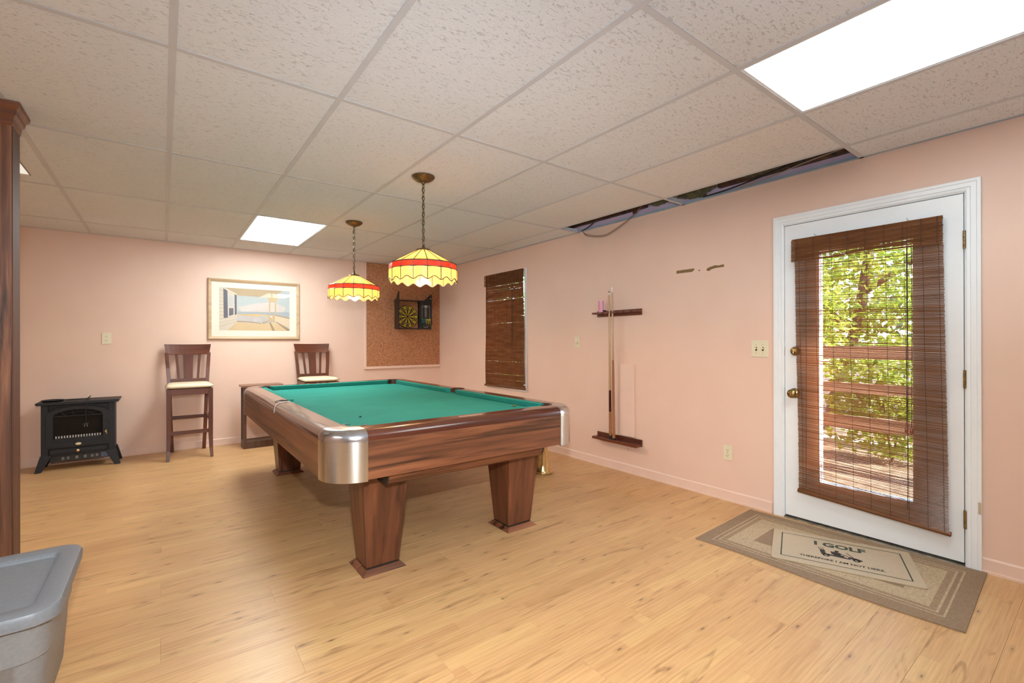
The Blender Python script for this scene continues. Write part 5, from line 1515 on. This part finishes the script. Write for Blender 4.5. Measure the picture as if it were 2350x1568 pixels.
def plate(name, label, cat, face, a0, a1, z0, z1):
    """cover plate on right wall ('r': a = y) or back wall ('b': a = x)"""
    c = (a0 + a1) / 2
    t = thing(name, (XR, c, z0) if face == 'r' else (c, YB, z0), label, cat)
    if face == 'r': box('cover_plate', IVORY, t, XR - 0.006, XR - 0.0003, a0, a1, z0, z1, bevel=0.003)
    else: box('cover_plate', IVORY, t, a0, a1, YB - 0.006, YB - 0.0003, z0, z1, bevel=0.003)
    return t
def pbox(t, nm, mt, face, a0, a1, z0, z1, d0, d1, bevel=0.0):
    if face == 'r': return box(nm, mt, t, XR - d1, XR - d0, a0, a1, z0, z1, bevel)
    return box(nm, mt, t, a0, a1, YB - d1, YB - d0, z0, z1, bevel)
SLOT = pm('dark_slot', (0.05, 0.035, 0.02), None, 20, 0.6)
def outlet(t, face, c, z0, z1):
    h = z1 - z0
    for zc in (z0 + h * 0.32, z0 + h * 0.68):
        pbox(t, 'receptacle', IVORY, face, c - 0.016, c + 0.016, zc - 0.013, zc + 0.013, 0.006, 0.0075, 0.004)
        for dx, hh in ((-0.006, 0.0045), (0.006, 0.004)): pbox(t, 'slot', SLOT, face, c + dx - 0.0012, c + dx + 0.0012, zc + 0.001 - hh, zc + 0.002 + hh, 0.0070, 0.0082)
        pbox(t, 'slot', SLOT, face, c - 0.002, c + 0.002, zc - 0.010, zc - 0.006, 0.0070, 0.0082)
    pbox(t, 'screw', BRASSB, face, c - 0.0025, c + 0.0025, z0 + h / 2 - 0.0025, z0 + h / 2 + 0.0025, 0.006, 0.0072)
t = plate('wall_outlet', 'ivory duplex outlet low on the pink wall beside the glazed door', 'outlet', 'r', 1.772, 1.842, 0.303, 0.415); outlet(t, 'r', 1.807, 0.303, 0.415)
t = plate('wall_outlet', 'ivory duplex outlet on the pink wall above the stove heater', 'outlet', 'b', -0.505, -0.431, 1.184, 1.300); outlet(t, 'b', -0.468, 1.184, 1.300)
t = plate('light_switch', 'ivory double toggle switch plate beside the white door', 'switch', 'r', 1.511, 1.630, 1.086, 1.204)
for c in (1.548, 1.594):
    pbox(t, 'toggle_slot', SLOT, 'r', c - 0.006, c + 0.006, 1.130, 1.158, 0.0055, 0.0066)
    pbox(t, 'toggle', IVORY, 'r', c - 0.004, c + 0.004, 1.142, 1.154, 0.006, 0.018, 0.001)
    for z in (1.115, 1.175): pbox(t, 'screw', SLOT, 'r', c - 0.002, c + 0.002, z - 0.002, z + 0.002, 0.0058, 0.0066)
t = plate('dimmer_switch', 'ivory rotary dimmer plate between the small window and the cue rack', 'switch', 'r', 3.354, 3.424, 1.138, 1.250)
MB().lathe([(0.018, 0), (0.017, -0.016), (0.013, -0.019), (0.0, -0.019)], (XR - 0.006, 3.392, 1.192), 20, 'x', close=False).build('dimmer_knob', IVORY, t, smooth=True)

TAPE = pm('brown_parcel_tape', (0.26, 0.16, 0.06), (0.20, 0.12, 0.045), 30, 0.4)
def tape(pts, label):
    n = len(pts)
    vs = [(XR - 0.0003, y, z) for y, z in pts] + [(XR - 0.0022, y, z) for y, z in pts]
    tag(MB().add(vs, [tuple(range(n)), tuple(range(n, 2 * n))] + [(i, (i + 1) % n, n + (i + 1) % n, n + i) for i in range(n)]).build('tape_strip', TAPE), label, 'tape')
tape([(2.240, 1.760), (2.240, 1.784), (2.080, 1.784), (2.080, 1.772), (2.098, 1.758)], 'flat brown tape strip on the pink wall nearer the cue rack')
tape([(1.974, 1.752), (1.972, 1.768), (1.945, 1.778), (1.900, 1.786), (1.880, 1.780), (1.834, 1.784), (1.834, 1.764), (1.900, 1.764), (1.935, 1.758), (1.950, 1.748)], 'crumpled brown tape strip on the pink wall nearer the door')
tag(MB().lathe([(0.0, -0.004), (0.004, -0.003), (0.005, 0.0)], (XR - 0.0003, 2.036, 1.762), 10, 'x', close=False).build('nail', DBRASS, smooth=True), 'small dark nail in the wall between two tape strips', 'nail')
tag(MB().lathe([(0.0, -0.004), (0.003, -0.003), (0.004, 0.0)], (XR - 0.0003, 2.745, 0.215), 10, 'x', close=False).build('nail', DBRASS, smooth=True), 'small dark nail in the wall under the cue rack', 'nail')

# ------------------------------------------------------------------ brass cone behind the table
bc = thing('brass_cone', (2.775, 3.215, 0), 'tall tapering brass cone standing on the floor behind the pool table', 'brass cone')
MB().lathe([(0.0, 0.0), (0.088, 0.0), (0.090, 0.010), (0.085, 0.018), (0.078, 0.020), (0.074, 0.026), (0.060, 0.10), (0.048, 0.18), (0.038, 0.27), (0.030, 0.38), (0.024, 0.47), (0.0, 0.475)], (2.775, 3.215, 0), 32, close=False).build('cone', BRASSB, bc, smooth=True)
MB().torus((2.775, 3.215, 0.014), (1, 0, 0), (0, 1, 0), 0.086, 0.086, 0.006, 32, 8).build('base_ring', BRASSB, bc, smooth=True)

# ------------------------------------------------------------------ wooden post at the side
po = thing('wooden_post', (-0.645, 3.195, 0), 'dark rustic wooden post with a moulded crown at the ceiling', 'post')
px0, px1, py0, py1 = -0.705, -0.562, 3.115, 3.262
MB().box(px0, px1, py0, py1, 0, ZC - 0.0025).build('shaft', POSTW, po, bevel=0.004)
vs, fs = [], []
prof = [(0.0, -0.105), (0.006, -0.100), (0.008, -0.070), (0.018, -0.055), (0.020, -0.035), (0.032, -0.020), (0.034, -0.0025), (0.0, -0.0025)]
for x, y, sx, sy in ((px0, py0, -1, -1), (px1, py0, 1, -1), (px1, py1, 1, 1), (px0, py1, -1, 1)):
    for d, h in prof: vs.append((x + sx * d, y + sy * d, ZC + h))
n = len(prof)
for k in range(4):
    j = (k + 1) % 4
    for q in range(n - 1): fs.append((k * n + q, k * n + q + 1, j * n + q + 1, j * n + q))
MB().add(vs, fs).build('crown_moulding', wood('crown_red_brown', (0.33, 0.12, 0.055), (0.24, 0.08, 0.035), (0.12, 0.04, 0.018), 0, 1.0, 0.4), po)
for x, y in ((px1, py0),):
    MB().box(px1 - 0.004, px1 + 0.004, py0 + 0.008, py1 - 0.008, 0.0, ZC - 0.105).build('side_batten', wood('side_batten_wood', (0.15, 0.06, 0.035), (0.11, 0.042, 0.024), (0.06, 0.022, 0.012), 2, 0.8, 0.5), po, bevel=0.001)

# ------------------------------------------------------------------ storage tote
TOTE = pm('grey_tote_plastic', (0.23, 0.235, 0.245), (0.20, 0.205, 0.215), 90, 0.5, bump=0.08)
TOTEL = pm('grey_tote_lid_plastic', (0.20, 0.215, 0.235), (0.17, 0.185, 0.205), 90, 0.42, bump=0.08)
tt = thing('storage_tote', (-0.475, 2.235, 0), 'grey plastic storage tote with a recessed lid by the wooden post', 'storage tote')
def rrect(cx, cy, hx, hy, r, n=8):
    out_ = []
    for sx, sy, a0 in ((1, -1, -hp), (1, 1, 0), (-1, 1, hp), (-1, -1, math.pi)):
        for k in range(n + 1):
            a = a0 + hp * k / n
            out_.append((cx + sx * (hx - r) + r * math.cos(a), cy + sy * (hy - r) + r * math.sin(a)))
    return out_
def loft(mb, rings, cap0=True, cap1=True):
    n = len(rings[0][0]); vs = []
    for pts, z in rings: vs += [(x, y, z) for x, y in pts]
    fs = []
    for k in range(len(rings) - 1):
        for j in range(n): fs.append((k * n + j, k * n + (j + 1) % n, (k + 1) * n + (j + 1) % n, (k + 1) * n + j))
    if cap0: fs.append(tuple(range(n))[::-1])
    if cap1: fs.append(tuple(range((len(rings) - 1) * n, len(rings) * n)))
    mb.add(vs, fs)
tcx, tcy = -0.475, 2.235
m_ = MB()
loft(m_, [(rrect(tcx, tcy, 0.165, 0.235, 0.05), 0.0), (rrect(tcx, tcy, 0.172, 0.242, 0.055), 0.012), (rrect(tcx, tcy, 0.188, 0.262, 0.07), 0.240), (rrect(tcx, tcy, 0.194, 0.268, 0.07), 0.246), (rrect(tcx, tcy, 0.202, 0.277, 0.07), 0.372)])
m_.build('tub', TOTE, tt, smooth=True)
m_ = MB()
loft(m_, [(rrect(tcx, tcy, 0.222, 0.298, 0.075), 0.360), (rrect(tcx, tcy, 0.224, 0.300, 0.077), 0.388), (rrect(tcx, tcy, 0.219, 0.295, 0.073), 0.398), (rrect(tcx, tcy, 0.212, 0.288, 0.068), 0.400),
          (rrect(tcx, tcy, 0.165, 0.232, 0.03), 0.400), (rrect(tcx, tcy, 0.158, 0.225, 0.028), 0.396), (rrect(tcx, tcy, 0.152, 0.219, 0.026), 0.384)])
m_.build('lid', TOTEL, tt, smooth=True)

# ------------------------------------------------------------------ rug and doormat
def rug_mat():
    k = N('banded_tan_rug')
    tc = k.n('ShaderNodeTexCoord'); sp = k.n('ShaderNodeSeparateXYZ'); k.l(tc.outputs['Object'], sp.inputs[0])
    dx = k.math('SUBTRACT', 0.380, k.math('ABSOLUTE', sp.outputs[0])); dy = k.math('SUBTRACT', 0.588, k.math('ABSOLUTE', sp.outputs[1]))
    d = k.math('DIVIDE', k.math('MINIMUM', dx, dy), 0.40)
    br, cr, md = (0.30, 0.20, 0.125), (0.56, 0.43, 0.27), (0.36, 0.245, 0.15)
    c = k.ramp(d, [(0.0, br), (0.175, cr), (0.195, br), (0.235, cr), (0.26, md), (0.325, cr), (0.58, cr), (0.60, br)], 'CONSTANT')
    f = k.noise(k.coords(), 110, 3, 0.7)
    g = k.noise(k.coords((1, 1, 1)), 35, 3, 0.6)
    sk = k.ramp(f, [(0.38, (0, 0, 0)), (0.62, (1, 1, 1))])
    c = k.mix(k.math('MULTIPLY', sk, 0.42), c, (0.13, 0.08, 0.05), 'MIX')
    c = k.mix(k.math('MULTIPLY', g, 0.3), c, (0.50, 0.38, 0.25))
    k.l(c, k.b.inputs['Base Color']); k.b.inputs['Roughness'].default_value = 0.95
    k.b.inputs['Specular IOR Level'].default_value = 0.1
    k.bump(f, 0.6, 0.004)
    return k.m
rug_c = Vector((2.972, 1.001, 0)); rug_a = math.atan2(-0.0515, 1.17) * -1
m_ = MB(); vs, fs = [], []
nx, ny = 8, 24
for layer, z in ((0, 0.0004), (1, 0.007)):
    for i in range(nx + 1):
        for j in range(ny + 1):
            u, v = 2 * i / nx - 1, 2 * j / ny - 1
            x_ = u * 0.380 - (0.030 * (1 - v * v) if u < 0 else 0) * (-u) * 0.8 * -1 * 0
            x_ += -0.018 * math.sin((v + 1) * math.pi * 0.9) * max(0.0, -u)
            vs.append((x_, v * 0.588, z))
k1 = (nx + 1) * (ny + 1)
for i in range(nx):
    for j in range(ny):
        a = i * (ny + 1) + j
        fs.append((a, a + 1, a + ny + 2, a + ny + 1)); fs.append((k1 + a, k1 + a + ny + 1, k1 + a + ny + 2, k1 + a + 1))
edge = [i * (ny + 1) for i in range(nx + 1)] + [nx * (ny + 1) + j for j in range(1, ny + 1)] + [i * (ny + 1) + ny for i in range(nx - 1, -1, -1)] + [j for j in range(ny - 1, 0, -1)]
for a, b in zip(edge, edge[1:] + edge[:1]): fs.append((a, b, k1 + b, k1 + a))
m_.add(vs, fs)
rug = m_.build('area_rug', rug_mat())
rug.location = rug_c; rug.rotation_euler = (0, 0, math.atan2(0.0515, 1.17))
tag(rug, 'tan rug with banded cream borders on the floor before the door', 'rug')
# doormat
MATC = pm('beige_doormat', (0.55, 0.44, 0.30), (0.48, 0.375, 0.25), 120, 0.95, bump=0.4)
dm = thing('doormat', (3.005, 0.957, 0.0072), 'beige doormat printed with a golf joke lying askew on the rug', 'doormat')
uu = Vector((0.367, -0.930, 0)).normalized(); vv = Vector((0.930, 0.367, 0)).normalized()
mc = Vector((3.003, 0.957, 0))
def mp(u, v, z=0.0): p = mc + uu * u + vv * v; return (p.x, p.y, z)
ML, MW, MZ = 0.328, 0.223, 0.0145
m_ = MB(); pts = [(x, y) for x, y in rrect(0, 0, ML, MW, 0.012, 4)]
n = len(pts)
m_.add([mp(u, v, 0.0073) for u, v in pts] + [mp(u, v, MZ) for u, v in pts], [tuple(range(n)), tuple(range(n, 2 * n))] + [(i, (i + 1) % n, n + (i + 1) % n, n + i) for i in range(n)])
m_.build('mat', MATC, dm, bevel=0.002)
GREENP = pm('dark_green_print', (0.035, 0.05, 0.03), (0.06, 0.075, 0.045), 80, 0.9)
BLKP = pm('black_print', (0.03, 0.022, 0.018), (0.06, 0.045, 0.035), 80, 0.9)
b_ = MB(); bl, bw_, tk = 0.284, 0.176, 0.006
def mrect(mb, u0, u1, v0, v1, z=MZ + 0.0006): mb.add([mp(u0, v0, z), mp(u1, v0, z), mp(u1, v1, z), mp(u0, v1, z)], [(0, 1, 2, 3)])
mrect(b_, -bl, bl, -bw_, -bw_ + tk); mrect(b_, -bl, bl, bw_ - tk, bw_); mrect(b_, -bl, -bl + tk, -bw_, bw_); mrect(b_, bl - tk, bl, -bw_, bw_)
b_.build('print_border', GREENP, dm)
t_ = MB(); text_mesh('I GOLF', 0.080, lambda x, y: mp(x, y + 0.098, MZ + 0.0006), t_, bold=0.0032, xs=1.0)
t_.build('print_lettering', GREENP, dm)
t_ = MB(); text_mesh('THEREFORE I AM NOT HERE.', 0.0315, lambda x, y: mp(x - 0.005, y - 0.118, MZ + 0.0006), t_, bold=0.0008, xs=0.93)
t_.build('print_lettering', BLKP, dm)
# golf cart drawing
gc = MB()
def gpoly(pts): gc.add([mp(u * 0.8 - 0.008, v * 0.8 - 0.018, MZ + 0.0006) for u, v in pts], [tuple(range(len(pts)))])
def gdisc(u, v, r, r2=0.0):
    for k in range(12):
        a, b = 2 * math.pi * k / 12, 2 * math.pi * (k + 1) / 12
        gpoly([(u + r2 * math.cos(a), v + r2 * math.sin(a)), (u + r * math.cos(a), v + r * math.sin(a)), (u + r * math.cos(b), v + r * math.sin(b)), (u + r2 * math.cos(b), v + r2 * math.sin(b))])
gdisc(-0.075, -0.045, 0.022, 0.009); gdisc(0.095, -0.045, 0.022, 0.009)
gpoly([(-0.105, -0.035), (0.06, -0.048), (0.065, -0.036), (0.02, -0.02), (-0.10, -0.015)])
gpoly([(0.05, -0.03), (0.125, -0.045), (0.13, -0.025), (0.10, -0.008), (0.055, 0.0)])
gpoly([(-0.03, -0.02), (0.03, -0.02), (0.03, 0.0), (-0.028, 0.006)])
gpoly([(-0.04, -0.01), (-0.028, -0.01), (-0.035, 0.04), (-0.047, 0.04)])
gpoly([(0.045, 0.06), (0.05, 0.062), (0.085, -0.005), (0.078, -0.008)])
gpoly([(-0.105, -0.015), (-0.075, -0.015), (-0.08, 0.045), (-0.11, 0.045)])
for du in (-0.112, -0.098, -0.086): gpoly([(du, 0.04), (du + 0.004, 0.04), (du - 0.004, 0.085), (du - 0.008, 0.085)])
gpoly([(-0.03, 0.0), (0.01, -0.005), (0.015, 0.03), (-0.015, 0.05), (-0.035, 0.035)])
gdisc(-0.008, 0.058, 0.014)
gpoly([(0.0, 0.03), (0.012, 0.03), (0.055, 0.005), (0.05, -0.003)])
gc.build('print_golf_cart', BLKP, dm)
